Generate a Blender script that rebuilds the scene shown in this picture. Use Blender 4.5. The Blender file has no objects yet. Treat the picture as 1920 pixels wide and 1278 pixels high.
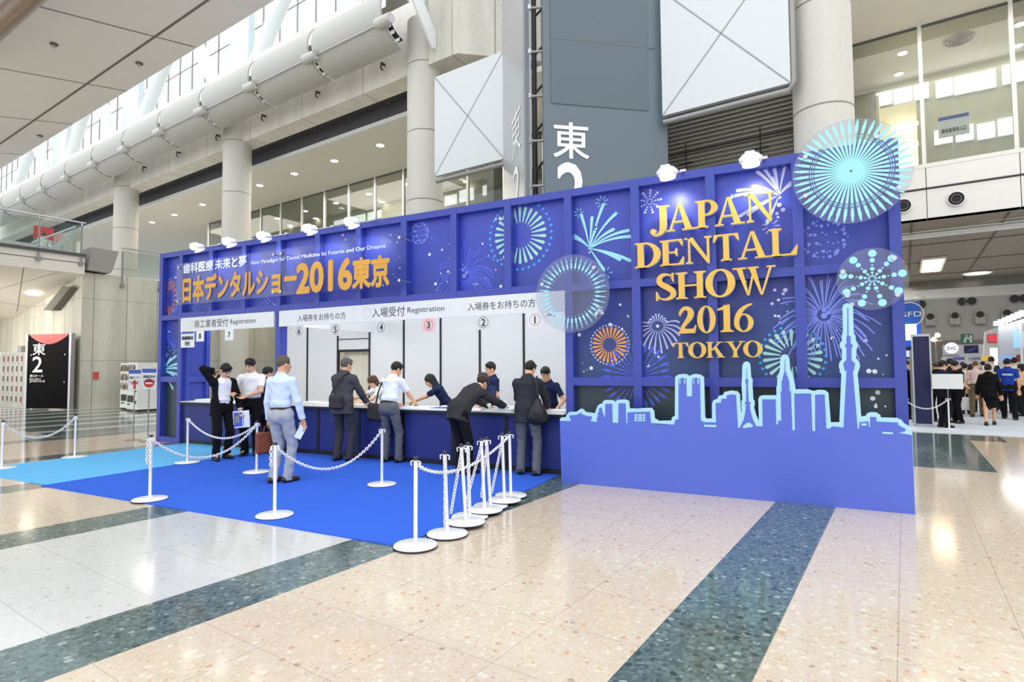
import bpy, math, random
import numpy as np
from mathutils import Vector, Matrix
random.seed(7)
C_ = bpy.context.scene.collection
R_ = math.radians
# ---------------------------------------------------------------- camera
FPX, YAW, PIT, ROL, H = 1077.3, R_(27.16), R_(2.63), R_(0.41), 1.6
cy, sy = math.cos(YAW), math.sin(YAW)
_f = Vector((-sy * math.cos(PIT), cy * math.cos(PIT), math.sin(PIT)))
_r = Vector((cy, sy, 0)); _d = _f.cross(_r)
CR = math.cos(ROL) * _r + math.sin(ROL) * _d
CD = -math.sin(ROL) * _r + math.cos(ROL) * _d
cam = bpy.data.cameras.new('camera'); cam.sensor_width = 36; cam.lens = FPX / 1920 * 36
cam.clip_end = 400
camo = bpy.data.objects.new('camera', cam); C_.objects.link(camo)
camo.matrix_world = Matrix(((CR.x, -CD.x, -_f.x, 0), (CR.y, -CD.y, -_f.y, 0), (CR.z, -CD.z, -_f.z, H), (0, 0, 0, 1)))
S_ = bpy.context.scene; S_.camera = camo
# ---------------------------------------------------------------- world, light, exposure
wd = bpy.data.worlds.new('sky'); S_.world = wd; wd.use_nodes = True
wn = wd.node_tree.nodes; wl = wd.node_tree.links; bg = wn['Background']; bg.inputs[1].default_value = 1.3
_tc = wn.new('ShaderNodeTexCoord'); _sx = wn.new('ShaderNodeSeparateXYZ'); wl.new(_tc.outputs['Generated'], _sx.inputs[0])
_rp = wn.new('ShaderNodeValToRGB'); wl.new(_sx.outputs[2], _rp.inputs[0]); _rp.color_ramp.elements[0].color = (1.0, 1.04, 1.07, 1)
_rp.color_ramp.elements[1].color = (1.5, 1.55, 1.6, 1); wl.new(_rp.outputs[0], bg.inputs[0])      # bright overcast sky, brightest overhead
S_.view_settings.view_transform = 'Standard'; S_.view_settings.look = 'None'
S_.view_settings.exposure = 0.0; S_.view_settings.gamma = 1; S_.view_settings.use_curve_mapping = False
S_.cycles.max_bounces = 7; S_.cycles.diffuse_bounces = 4; S_.cycles.glossy_bounces = 3
S_.cycles.transmission_bounces = 5; S_.cycles.transparent_max_bounces = 14
S_.cycles.caustics_reflective = False; S_.cycles.caustics_refractive = False
# ---------------------------------------------------------------- placing helpers
BA = R_(7.12); FB = -BA                       # the building stands turned 7 degrees to the booth
UX = Vector((math.cos(BA), -math.sin(BA), 0)); UY = Vector((math.sin(BA), math.cos(BA), 0))
O3 = Vector((0, 0, H))
def ray(x, y): return CR * ((x - 960) / FPX) + CD * ((y - 639) / FPX) + _f
def G(x, y, z=0.0):
    v = ray(x, y); return O3 + v * ((z - H) / v.z)
def bp(x, y, Y):
    v = ray(x, y); return O3 + v * (Y / v.y)
def bf(p): return Vector((p.dot(UX), p.dot(UY), p.z))
def GB(x, y, z=0.0): return bf(G(x, y, z))
def pv(x, y, V):
    v = ray(x, y); return bf(O3 + v * (V / v.dot(UY)))
def pu(x, y, U):
    v = ray(x, y); return bf(O3 + v * (U / v.dot(UX)))
def Wd(u, v, z=0.0): return UX * u + UY * v + Vector((0, 0, z))
# ---------------------------------------------------------------- materials
def lin(h):
    o = []
    for i in (0, 2, 4):
        c = int(h[i:i + 2], 16) / 255; o.append(c / 12.92 if c <= .04045 else ((c + .055) / 1.055) ** 2.4)
    return (o[0], o[1], o[2], 1)
MC = {}
def nmat(name):
    m = bpy.data.materials.new(name); m.use_nodes = True; nt = m.node_tree
    return m, nt, nt.nodes['Principled BSDF']
def M(name, col='808080', rough=.5, metal=0.0, var=.06, scale=6.0, spec=.5, emit=0.0, bump=0.0, coat=0.0, ecol=None):
    if name in MC: return MC[name]
    m, nt, b = nmat(name); N = nt.nodes; L = nt.links
    c = lin(col)
    tc = N.new('ShaderNodeTexCoord'); no = N.new('ShaderNodeTexNoise'); no.inputs['Scale'].default_value = scale
    no.inputs['Detail'].default_value = 3
    L.new(tc.outputs['Object'], no.inputs['Vector'])
    mx = N.new('ShaderNodeMix'); mx.data_type = 'RGBA'
    mx.inputs[6].default_value = tuple(max(0, x * (1 - var)) for x in c[:3]) + (1,)
    mx.inputs[7].default_value = tuple(min(1, x * (1 + var)) for x in c[:3]) + (1,)
    L.new(no.outputs['Fac'], mx.inputs[0]); L.new(mx.outputs[2], b.inputs['Base Color'])
    b.inputs['Roughness'].default_value = rough; b.inputs['Metallic'].default_value = metal
    b.inputs['Specular IOR Level'].default_value = spec
    if coat: b.inputs['Coat Weight'].default_value = coat; b.inputs['Coat Roughness'].default_value = .08
    if emit:
        b.inputs['Emission Color'].default_value = lin(ecol or col); b.inputs['Emission Strength'].default_value = emit
    if bump:
        bm = N.new('ShaderNodeBump'); bm.inputs['Strength'].default_value = bump; bm.inputs['Distance'].default_value = .01
        n2 = N.new('ShaderNodeTexNoise'); n2.inputs['Scale'].default_value = scale * 12; L.new(tc.outputs['Object'], n2.inputs['Vector'])
        L.new(n2.outputs['Fac'], bm.inputs['Height']); L.new(bm.outputs['Normal'], b.inputs['Normal'])
    MC[name] = m; return m
class NG:
    """tiny node-expression helper"""
    def __init__(s, nt): s.nt = nt
    def n(s, t): return s.nt.nodes.new(t)
    def m(s, op, a, b=None, c=None):
        q = s.n('ShaderNodeMath'); q.operation = op
        for i, v in enumerate((a, b, c)):
            if v is None: continue
            if isinstance(v, (int, float)): q.inputs[i].default_value = v
            else: s.nt.links.new(v, q.inputs[i])
        return q.outputs[0]
    def mix(s, f, a, b):
        q = s.n('ShaderNodeMix'); q.data_type = 'RGBA'
        for i, v in ((0, f), (6, a), (7, b)):
            if isinstance(v, (int, float, tuple)): q.inputs[i].default_value = v
            else: s.nt.links.new(v, q.inputs[i])
        return q.outputs[2]
    def xyz(s):
        tc = s.n('ShaderNodeTexCoord'); q = s.n('ShaderNodeSeparateXYZ'); s.nt.links.new(tc.outputs['Object'], q.inputs[0])
        s.co = tc.outputs['Object']; return q.outputs
    def noise(s, sc, det=3, vec=None):
        q = s.n('ShaderNodeTexNoise'); q.inputs['Scale'].default_value = sc; q.inputs['Detail'].default_value = det
        s.nt.links.new(vec or s.co, q.inputs['Vector']); return q.outputs['Fac']
    def vor(s, sc):
        q = s.n('ShaderNodeTexVoronoi'); q.inputs['Scale'].default_value = sc; s.nt.links.new(s.co, q.inputs['Vector']); return q
    def ramp(s, f, stops, interp='LINEAR'):
        q = s.n('ShaderNodeValToRGB'); q.color_ramp.interpolation = interp; e = q.color_ramp.elements
        while len(e) > 1: e.remove(e[-1])
        e[0].position = stops[0][0]; e[0].color = stops[0][1]
        for p, c in stops[1:]:
            x = e.new(p); x.color = c
        s.nt.links.new(f, q.inputs[0]); return q.outputs[0]
    def gt(s, a, b): return s.m('GREATER_THAN', a, b)
    def lt(s, a, b): return s.m('LESS_THAN', a, b)
def floor_mat():
    m, nt, b = nmat('polished_terrazzo'); g = NG(nt); x, y, z = g.xyz()
    def chips(base, cols, sc):
        v = g.vor(sc); sep = g.n('ShaderNodeSeparateColor'); nt.links.new(v.outputs['Color'], sep.inputs[0])
        c = g.ramp(sep.outputs[0], cols, 'CONSTANT')
        v2 = g.vor(sc * 2.3); s2 = g.n('ShaderNodeSeparateColor'); nt.links.new(v2.outputs['Color'], s2.inputs[0])
        c2 = g.ramp(s2.outputs[1], cols, 'CONSTANT')
        keep = g.m('MULTIPLY', g.lt(v.outputs['Distance'], .5), .75)
        return g.mix(keep, g.mix(.55, base, c2), c)
    L_ = lin
    beige = chips(L_('d3c3ad'), [(0, L_('d3c3ad')), (.35, L_('d7c8b4')), (.62, L_('d0bea7')), (.84, L_('e4dac8')), (.93, L_('d4b48f')), (.97, L_('cb9878')), (.99, L_('a68b7b'))], 26)
    dark = chips(L_('5a6b69'), [(0, L_('586a68')), (.3, L_('687b77')), (.55, L_('4a5c5b')), (.72, L_('748783')), (.84, L_('2f3e40')), (.92, L_('a9b5af')), (.965, L_('222c2e'))], 22)
    white = chips(L_('d2d2ce'), [(0, L_('d2d2ce')), (.5, L_('d7d7d3')), (.8, L_('cccdc9')), (.975, L_('b3b0aa'))], 26)
    P = 3.03
    fr = g.m('MODULO', g.m('ADD', g.m('MULTIPLY', x, -1), P * 20 - .69), P)
    stripe = g.m('MULTIPLY', g.lt(fr, .61), g.lt(x, -.6))
    stripe = g.m('MULTIPLY', stripe, g.gt(x, -13.7))
    col = beige
    wz = g.m('MULTIPLY', g.gt(x, -6.79), g.lt(x, -4.33))
    col = g.mix(wz, col, white)
    # banded area far to the left
    fr2 = g.m('MODULO', g.m('ADD', g.m('MULTIPLY', x, -1), .62), 1.9)
    far = g.m('MULTIPLY', g.lt(x, -16.2), g.gt(g.m('ADD', y, g.m('MULTIPLY', x, .02)), 5.0))
    fd = g.m('MULTIPLY', far, g.gt(fr2, .55))
    stripe = g.m('MAXIMUM', stripe, fd)
    st2 = g.m('MULTIPLY', g.m('MULTIPLY', g.lt(x, -16.25), g.gt(x, -16.95)), 1.0)
    stripe = g.m('MAXIMUM', stripe, st2)
    grey = g.m('MULTIPLY', g.m('MULTIPLY', far, g.lt(fr2, .55)), 1.0)
    col = g.mix(grey, col, L_('d8d6d0'))
    # dark cross patch by the hall entrance
    p1 = g.m('MULTIPLY', g.m('MULTIPLY', g.gt(y, 11.1), g.lt(y, 16.7)), g.m('MULTIPLY', g.gt(x, -2), g.lt(x, 1.09)))
    p2 = g.m('MULTIPLY', g.m('MULTIPLY', g.gt(y, 15.45), g.lt(y, 16.7)), g.m('MULTIPLY', g.gt(x, 1), g.lt(x, 1.69)))
    stripe = g.m('MAXIMUM', stripe, g.m('MAXIMUM', p1, p2))
    col = g.mix(stripe, col, dark)
    T = .607
    jx = g.m('LESS_THAN', g.m('MODULO', g.m('ADD', x, 1.293 + T * 100 + .004), T), .005)
    jy = g.m('LESS_THAN', g.m('MODULO', g.m('ADD', y, -1.966 + T * 100 + .003), T), .0045)
    j = g.m('MAXIMUM', jx, jy)
    col = g.mix(g.m('MULTIPLY', j, .42), col, L_('55504b'))
    nt.links.new(col, b.inputs['Base Color'])
    rg = g.m('ADD', g.m('MULTIPLY', g.noise(3), .06), .08)
    nt.links.new(rg, b.inputs['Roughness']); b.inputs['Specular IOR Level'].default_value = .5
    return m
def concrete_mat(name, col, seam=1.2, hz=2.4, dark=.78, holes=True, ax=0):
    m, nt, b = nmat(name); g = NG(nt); xyz = g.xyz(); x = xyz[ax]; z = xyz[2]
    c = lin(col); d = tuple(v * dark for v in c[:3]) + (1,)
    mp = g.n('ShaderNodeMapping'); mp.inputs['Scale'].default_value = (1, 1, .18); nt.links.new(g.co, mp.inputs[0])
    a = g.noise(1.3, 5, mp.outputs[0]); f = g.noise(14, 4)
    fac = g.m('ADD', g.m('MULTIPLY', a, .8), g.m('MULTIPLY', f, .35))
    colr = g.mix(g.m('MULTIPLY_ADD', fac, 2.4, -.88), c, d)
    sp = g.vor(9); spots = g.lt(sp.outputs['Distance'], .07)
    colr = g.mix(g.m('MULTIPLY', spots, .35), colr, lin('4d4a44'))
    if seam:
        ln = g.lt(g.m('MODULO', g.m('ADD', x, 600.0), seam), .035)
        if hz: ln = g.m('MAXIMUM', ln, g.lt(g.m('MODULO', g.m('ADD', z, 0.6), hz), .02))
        colr = g.mix(g.m('MULTIPLY', ln, .6), colr, lin('6b665e'))
    nt.links.new(colr, b.inputs['Base Color']); b.inputs['Roughness'].default_value = .75
    b.inputs['Specular IOR Level'].default_value = .2
    return m
def clear_mat(name, tint, gloss=.12, milk=0.0, fk=.9):
    m = bpy.data.materials.new(name); m.use_nodes = True; nt = m.node_tree; N = nt.nodes; L = nt.links
    N.remove(N['Principled BSDF']); out = N['Material Output']
    tr = N.new('ShaderNodeBsdfTransparent'); tr.inputs[0].default_value = lin(tint)
    gl = N.new('ShaderNodeBsdfGlossy'); gl.inputs['Roughness'].default_value = .02
    lw = N.new('ShaderNodeLayerWeight'); lw.inputs[0].default_value = .25
    ma = N.new('ShaderNodeMath'); ma.operation = 'MULTIPLY_ADD'; L.new(lw.outputs['Fresnel'], ma.inputs[0]); ma.inputs[1].default_value = fk; ma.inputs[2].default_value = gloss * .3
    mx = N.new('ShaderNodeMixShader'); L.new(ma.outputs[0], mx.inputs[0]); L.new(tr.outputs[0], mx.inputs[1]); L.new(gl.outputs[0], mx.inputs[2])
    last = mx.outputs[0]
    if milk:
        df = N.new('ShaderNodeBsdfDiffuse'); df.inputs[0].default_value = (.9, .93, .97, 1)
        m2 = N.new('ShaderNodeMixShader'); m2.inputs[0].default_value = milk; L.new(last, m2.inputs[1]); L.new(df.outputs[0], m2.inputs[2]); last = m2.outputs[0]
    L.new(last, out.inputs[0]); return m
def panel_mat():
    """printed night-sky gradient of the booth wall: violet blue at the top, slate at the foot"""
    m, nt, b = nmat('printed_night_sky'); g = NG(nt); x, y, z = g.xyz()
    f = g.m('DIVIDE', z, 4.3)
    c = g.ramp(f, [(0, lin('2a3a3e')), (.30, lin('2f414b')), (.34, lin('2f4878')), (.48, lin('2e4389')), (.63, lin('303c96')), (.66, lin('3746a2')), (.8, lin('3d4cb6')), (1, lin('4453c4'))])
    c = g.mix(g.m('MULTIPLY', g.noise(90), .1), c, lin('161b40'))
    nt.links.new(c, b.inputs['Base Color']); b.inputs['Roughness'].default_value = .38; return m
# ---------------------------------------------------------------- mesh builder
ORG = {}
def rz(a): return Matrix.Rotation(a, 3, 'Z')
class MB:
    def __init__(s): s.v = []; s.f = []; s.m = []; s.s = []; s.mats = []
    def mi(s, m):
        if m not in s.mats: s.mats.append(m)
        return s.mats.index(m)
    def add(s, vs, fs, m, sm=False):
        b = len(s.v); k = s.mi(m); s.v += [tuple(p) for p in vs]
        for f in fs: s.f.append([i + b for i in f]); s.m.append(k); s.s.append(sm)
    def box(s, a, b, m, T=None, bev=0.0):
        x0, y0, z0 = (min(a[i], b[i]) for i in range(3)); x1, y1, z1 = (max(a[i], b[i]) for i in range(3))
        vs = [(x0, y0, z0), (x1, y0, z0), (x1, y1, z0), (x0, y1, z0), (x0, y0, z1), (x1, y0, z1), (x1, y1, z1), (x0, y1, z1)]
        if T is not None: vs = [T @ Vector(p) for p in vs]
        s.add(vs, [(3, 2, 1, 0), (4, 5, 6, 7), (0, 1, 5, 4), (1, 2, 6, 5), (2, 3, 7, 6), (3, 0, 4, 7)], m)
    def cyl(s, a, b, r0, m, r1=None, n=16, cap=True, sm=True):
        a = Vector(a); b = Vector(b); r1 = r0 if r1 is None else r1
        d = (b - a).normalized(); u = d.orthogonal().normalized(); w = d.cross(u)
        A = [2 * math.pi * i / n for i in range(n)]
        vs = [a + (u * math.cos(t) + w * math.sin(t)) * r0 for t in A] + [b + (u * math.cos(t) + w * math.sin(t)) * r1 for t in A]
        s.add(vs, [(i, (i + 1) % n, n + (i + 1) % n, n + i) for i in range(n)], m, sm)
        if cap:
            s.add(vs[:n], [tuple(range(n))[::-1]], m); s.add(vs[n:], [tuple(range(n))], m)
    def lathe(s, prof, m, c=(0, 0), n=24, sm=True):
        vs = []; fs = []
        for r, z in prof:
            for i in range(n):
                t = 2 * math.pi * i / n; vs.append((c[0] + r * math.cos(t), c[1] + r * math.sin(t), z))
        for j in range(len(prof) - 1):
            for i in range(n): fs.append((j * n + i, j * n + (i + 1) % n, (j + 1) * n + (i + 1) % n, (j + 1) * n + i))
        s.add(vs, fs, m, sm)
    def tube(s, pts, r, m, n=8, sm=True, cap=True):
        pts = [Vector(p) for p in pts]; vs = []; fs = []; u = None
        rr = r if isinstance(r, (list, tuple)) else [r] * len(pts)
        for i, p in enumerate(pts):
            d = (pts[min(i + 1, len(pts) - 1)] - pts[max(i - 1, 0)]).normalized()
            u = d.orthogonal().normalized() if u is None else (u - d * u.dot(d)).normalized()
            w = d.cross(u)
            for k in range(n):
                t = 2 * math.pi * k / n; vs.append(p + (u * math.cos(t) + w * math.sin(t)) * rr[i])
        for i in range(len(pts) - 1):
            for k in range(n): fs.append((i * n + k, i * n + (k + 1) % n, (i + 1) * n + (k + 1) % n, (i + 1) * n + k))
        s.add(vs, fs, m, sm)
        if cap:
            s.add(vs[:n], [tuple(range(n))[::-1]], m); s.add(vs[-n:], [tuple(range(n))], m)
    def prism(s, poly, fn, t, m, side=None):
        """poly of (a,b); fn(a,b,d) -> point; extruded from d=0 (front) to d=t (back)"""
        n = len(poly)
        A = sum(poly[i][0] * poly[(i + 1) % n][1] - poly[(i + 1) % n][0] * poly[i][1] for i in range(n))
        if A < 0: poly = poly[::-1]
        fr = [fn(a, b, 0) for a, b in poly]; bk = [fn(a, b, t) for a, b in poly]
        s.add(fr, [tuple(range(n))], m)
        if t:
            s.add(bk, [tuple(range(n))[::-1]], side or m)
            s.add(fr + bk, [(i, n + i, n + (i + 1) % n, (i + 1) % n) for i in range(n)], side or m)
    def quad(s, a, b, c, d, m): s.add([a, b, c, d], [(0, 1, 2, 3)], m)
    def build(s, name, parent=None, frame=0.0, origin=None):
        me = bpy.data.meshes.new(name)
        if parent is not None: org = ORG[parent]
        elif origin is not None: org = Vector(origin)
        else:
            A = np.array(s.v); lo = A.min(0); hi = A.max(0); org = Vector(((lo[0] + hi[0]) / 2, (lo[1] + hi[1]) / 2, lo[2]))
        me.from_pydata([(x - org[0], y - org[1], z - org[2]) for x, y, z in s.v], [], s.f)
        for m in s.mats: me.materials.append(m)
        me.polygons.foreach_set('material_index', s.m); me.polygons.foreach_set('use_smooth', s.s)
        me.update()
        o = bpy.data.objects.new(name, me); C_.objects.link(o); ORG[o] = org
        if parent is not None: o.parent = parent
        else: o.rotation_euler.z = frame; o.location = rz(frame) @ org
        return o
def tag(o, label, cat, group=None):
    o['label'] = label; o['category'] = cat
    if group: o['group'] = group
    return o
def struct(o): o['kind'] = 'structure'; return o
def thing(name, label, cat, loc, group=None, frame=0.0, org=None):
    """an Empty at the base of a thing; loc in the frame's own axes"""
    o = bpy.data.objects.new(name, None); C_.objects.link(o); o.empty_display_size = .2
    loc = Vector(loc); o.rotation_euler.z = frame; o.location = rz(frame) @ loc; ORG[o] = loc if org is None else Vector(org)
    return tag(o, label, cat, group)
def copy_tree(o, loc, rot=None, parent=None):
    c = o.copy(); C_.objects.link(c); ORG[c] = ORG.get(o)
    if parent is None:
        c.location = loc
        if rot is not None: c.rotation_euler = rot
    else: c.parent = parent
    for ch in list(o.children): copy_tree(ch, None, None, c)
    return c
TXT = {}
def text2d(body, off=0.0, res=3):
    """outline text as flat 2-D verts/faces, from Blender's own built-in font"""
    k = (body, off)
    if k in TXT: return TXT[k]
    cu = bpy.data.curves.new('lettering', 'FONT'); cu.body = body; cu.offset = off; cu.resolution_u = res
    o = bpy.data.objects.new('lettering', cu); C_.objects.link(o)
    dg = bpy.context.evaluated_depsgraph_get(); dg.update()
    me = bpy.data.meshes.new_from_object(o.evaluated_get(dg))
    vs = [(v.co.x, v.co.y) for v in me.vertices]; fs = [tuple(p.vertices) for p in me.polygons]
    bpy.data.objects.remove(o); bpy.data.meshes.remove(me); bpy.data.curves.remove(cu)
    TXT[k] = (vs, fs); return TXT[k]
def put_text(mb, body, fn, box, m, off=0.0, keep=False):
    """fit lettering to box=(a0,a1,b0,b1) of the plane fn(a,b); off thickens the strokes"""
    vs, fs = text2d(body, 0.0)
    if not vs: return
    xs = [v[0] for v in vs]; ys = [v[1] for v in vs]; x0, x1, y0, y1 = min(xs), max(xs), min(ys), max(ys)
    a0, a1, b0, b1 = box; sx = (a1 - a0) / (x1 - x0); sz = (b1 - b0) / (y1 - y0)
    if keep: sx = sz = min(sx, sz)
    ca = (a0 + a1) / 2; cb = (b0 + b1) / 2
    sh = [(0, 0)] if off < .006 else [(off * math.cos(k * math.pi / 4), off * math.sin(k * math.pi / 4)) for k in range(8)]
    o0, o1, o2 = (Vector(fn(*q)) for q in ((0, 0), (1, 0), (0, 1))); nv = (o1 - o0).cross(o2 - o0).normalized()
    for kk, (dx, dy) in enumerate(sh):
        mb.add([Vector(fn(ca + (x + dx - (x0 + x1) / 2) * sx, cb + (y + dy - (y0 + y1) / 2) * sz)) + nv * (.0008 * kk) for x, y in vs], fs, m)
# shared materials
WHITE = M('white_paint', 'eceeee', .4); WHITE2 = M('white_board', 'e6eaec', .45, var=.02)
CONC = concrete_mat('board_marked_concrete', 'f4f1e8', 3.86, 0, .8); CONC2 = concrete_mat('wall_concrete', 'dad8ca', 1.25, 2.6, .66)
CONCY = concrete_mat('wall_concrete_returning', 'dcdacc', 1.25, 2.6, .66, ax=1)
COLC = concrete_mat('column_concrete', 'd8d6ce', 0, 0, .86)
DARK = M('black_metal', '17181c', .5); GREYM = M('grey_metal', '9a9a98', .35, .6); STEEL = M('bright_steel', 'c4c6c8', .28, .8)
GLASS = clear_mat('window_glass', 'dfe6e2'); ACR = clear_mat('clear_acrylic', 'f4f6fa', .02, 0, .12); ACRD = clear_mat('disc_acrylic', 'f0f3f8', .05, .05, .4)
LAMP = M('lit_lamp', 'fff6e6', .4, emit=9, ecol='fff3dc')
PAPER = M('paper', 'eef0ef', .6, var=.02)
# ================================================================ THE SETTING (building axes u, v)
ZC, VG = 11.8, 20.95
def sbox(name, a, b, m, frame=FB):
    q = MB(); q.box(a, b, m); return struct(q.build(name, frame=frame, origin=(0, 0, 0)))
q = MB(); q.quad((-75, -14, 0), (26, -14, 0), (26, 75, 0), (-75, 75, 0), floor_mat())
struct(q.build('floor', frame=FB, origin=(0, 0, 0)))
OFFW = M('off_white_ceiling', 'f0ece2', .6, var=.02); SLOT = M('dark_slot_panels', '55565a', .55)
sbox('trim_1', (-75, 14.9, 12.3), (-14.3, 15.72, 16.2), CONC)            # long concrete beam
q = MB(); q.box((-75, 15.72, 12.62), (-14.3, 16.5, 12.75), SLOT)
for i in range(26):
    u = -75 + i * 2.4; q.box((u, 16.5, 11.98), (u + 2.37, 16.6, 12.62), SLOT)
struct(q.build('trim_2', frame=FB, origin=(0, 0, 0)))
q = MB()
for i in range(26):
    u = -75 + i * 2.4; q.box((u, 16.46, 11.8), (u + 2.385, 16.62, 11.98), WHITE)
struct(q.build('trim_3', frame=FB, origin=(0, 0, 0)))
sbox('ceiling', (-75, 16.62, 11.8), (14, 31, 12.0), OFFW)
# turned concrete wall over the corner sign tower
q = MB()
q.prism([(-13.4, 14.6), (-12.1, 14.6), (-9.6, 17.1), (-9.6, 17.7), (-13.4, 17.7)], lambda a, b, d: (a, b, 12.18 + d), 3.0, concrete_mat('corner_concrete', 'dedbd0', 1.15, 0, .7))
struct(q.build('wall_back', frame=FB, origin=(0, 0, 0)))
# lower wall and slab behind the booth
BEI = concrete_mat('beige_wall_concrete', 'd8cdb6', 1.8, 2.6)
sbox('wall_rear', (-28.2, 17.4, 0), (-9, 17.7, 5.95), BEI)
FAS = M('fascia_panels', 'e4e4e2', .45, var=.02)
q = MB()
for i in range(8):
    u = -3.6 + i * 2.12 + .08
    q.box((u, VG - .05, 6.86), (u + 2.1, VG + .4, 7.5), FAS)
    q.box((u, VG, 5.95), (u + 2.1, VG + .4, 6.8), FAS)
q.box((-3.6, VG + .05, 5.95), (13.4, VG + .4, 7.57), SLOT)
struct(q.build('trim_4', frame=FB, origin=(0, 0, 0)))
sbox('trim_5', (-45, VG, 5.95), (-3.6, VG + .4, 7.57), FAS)
def vent_thing(u, z):
    t = thing('round_air_vent', 'round black air vent with a ring nozzle in the white fascia above the hall entrance', 'vent', (u, VG - .04, z), 'fascia air vents', FB)
    a = MB(); a.cyl((u, VG - .05, z), (u, VG + .02, z), .2, M('vent_black', '0c0c0d', .6), n=24); a.build('vent_hole', t)
    a = MB(); a.tube([(u + .12 * math.cos(k), VG - .07, z + .12 * math.sin(k)) for k in [j * math.pi / 12 for j in range(25)]], .006, GREYM, 6)
    a.tube([(u + .205 * math.cos(k), VG - .06, z + .205 * math.sin(k)) for k in [j * math.pi / 12 for j in range(25)]], .016, WHITE, 6); a.build('vent_ring', t)
for u in (0.13, 1.40): vent_thing(u, 6.4)
# glazed upper concourse: two window runs
MUL = M('window_mullion', 'e2e2df', .4)
ROOMW = M('room_wall', 'bdbbad', .7)
def window(name, us, z0, z1):
    w = bpy.data.objects.new(name, None); C_.objects.link(w); struct(w); ORG[w] = Vector((0, 0, 0)); w.rotation_euler.z = FB
    a = MB()
    for u in us: a.box((u - .05, VG - .06, z0), (u + .05, VG + .08, z1), MUL)
    a.box((us[0], VG - .06, z0 - .12), (us[-1], VG + .1, z0), MUL); a.box((us[0], VG - .03, z1 - .05), (us[-1], VG + .05, z1), SLOT)
    a.build('window_frame', w)
    for i in range(len(us) - 1):
        a = MB(); a.quad((us[i] + .05, VG, z0), (us[i + 1] - .05, VG, z0), (us[i + 1] - .05, VG, z1), (us[i] + .05, VG, z1), GLASS); a.build('pane', w)
    return w
window('window_1', [-20.94 + 2.1 * k for k in range(-9, 6)], 7.57, ZC)
window('window_2', [-3.49 + 2.09 * k for k in range(0, 6)], 7.57, ZC)
sbox('wall_room', (-45, 24.6, 7.4), (13, 24.9, ZC), ROOMW)
sbox('trim_6', (-45, VG + .4, 7.3), (13, 24.6, 7.5), M('room_floor', '8f8a80', .5))
sbox('wall_mid', (-10.6, VG - .3, 7.5), (-3.49, VG, ZC), FAS)
# skylight glazing high behind the duct
w3 = bpy.data.objects.new('window_3', None); C_.objects.link(w3); struct(w3); ORG[w3] = Vector((0, 0, 0)); w3.rotation_euler.z = FB
a = MB(); VS = 16.9
for k in range(44): u = -75 + k * 1.45; a.box((u - .025, VS, 16.2), (u + .025, VS + .08, 30), GREYM)
for z in (17.6, 19.6, 21.6, 23.6, 25.6, 27.6): a.box((-75, VS, z), (-11, VS + .06, z + .035), GREYM)
a.build('window_frame', w3)
a = MB(); a.quad((-75, VS + .03, 16.2), (-11, VS + .03, 16.2), (-11, VS + .03, 30), (-75, VS + .03, 30), clear_mat('skylight_glass', 'f6fbfb', .1)); a.build('pane', w3)
TUBW = M('white_steel_tube', 'e3e9ea', .35, var=.02)
def strut(p0, p1):
    A_ = pv(*p0, 15.9); B_ = pv(*p1, 15.9); d = (B_ - A_).normalized(); A_ = A_ - d * (A_.z - 15.6) / d.z; L_ = (23.5 - A_.z) / d.z
    b = MB(); b.cyl(A_, A_ + d * L_, .36, TUBW, n=20)
    tag(b.build('roof_strut', frame=FB), 'thick white slanting steel tube in front of the bright skylight glazing', 'strut', 'roof struts')
for p0, p1 in (((485, 107), (530, 0)), ((400, 150), (372, 88)), ((267, 225), (305, 130)), ((210, 262), (195, 207)), ((127, 312), (150, 237)), ((85, 320), (75, 290)), ((25, 365), (43, 320))): strut(p0, p1)
PALE = M('pale_glass_column', 'd8e6ea', .25, var=.03)
for x0, x1, y in ((432, 467, 100), (230, 260, 200), (100, 125, 270), (700, 775, 10)):
    A_ = pv(x0, y, 16.5); B_ = pv(x1, y, 16.5); b = MB(); b.box((A_.x, 16.45, 16.2), (B_.x, 16.8, 27), PALE)
    tag(b.build('glazed_column', frame=FB), 'pale blue upright panel column standing in the skylight glazing', 'column', 'skylight columns')
a = MB(); a.cyl((-12.8, 15.7, 15.2), (-10.4, 16.4, 15.7), .05, WHITE); a.cyl((-13.4, 16.2, 15.2), (-13.4, 16.2, 24), 1.15, PALE, n=24)
tag(a.build('glazed_column', frame=FB), 'broad pale round column rising behind the duct end above the concrete corner', 'column')
# concrete columns
for u, lb in ((-37.9, 'round concrete column farthest left, standing on the upper deck behind the glass railing'), (-26.06, 'round concrete column second from the left, rising behind the left end of the blue booth'),
              (-13.94, 'tall round concrete column just left of the white crossed panel'), (-1.38, 'thick round concrete column behind the right end of the blue wall')):
    t = thing('concrete_column', lb, 'column', (u, 15, 0), None, FB)
    b = MB(); b.cyl((u, 15, 0), (u, 15, 14.0), .63, COLC, n=40); b.build('shaft', t)
    b = MB()
    for z in (7.45, 9.9, 12.35): b.cyl((u, 15, z), (u, 15, z + .035), .634, M('seam_grey', '8d8980', .8), n=40, cap=False)
    b.build('joint_ring', t)
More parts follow.
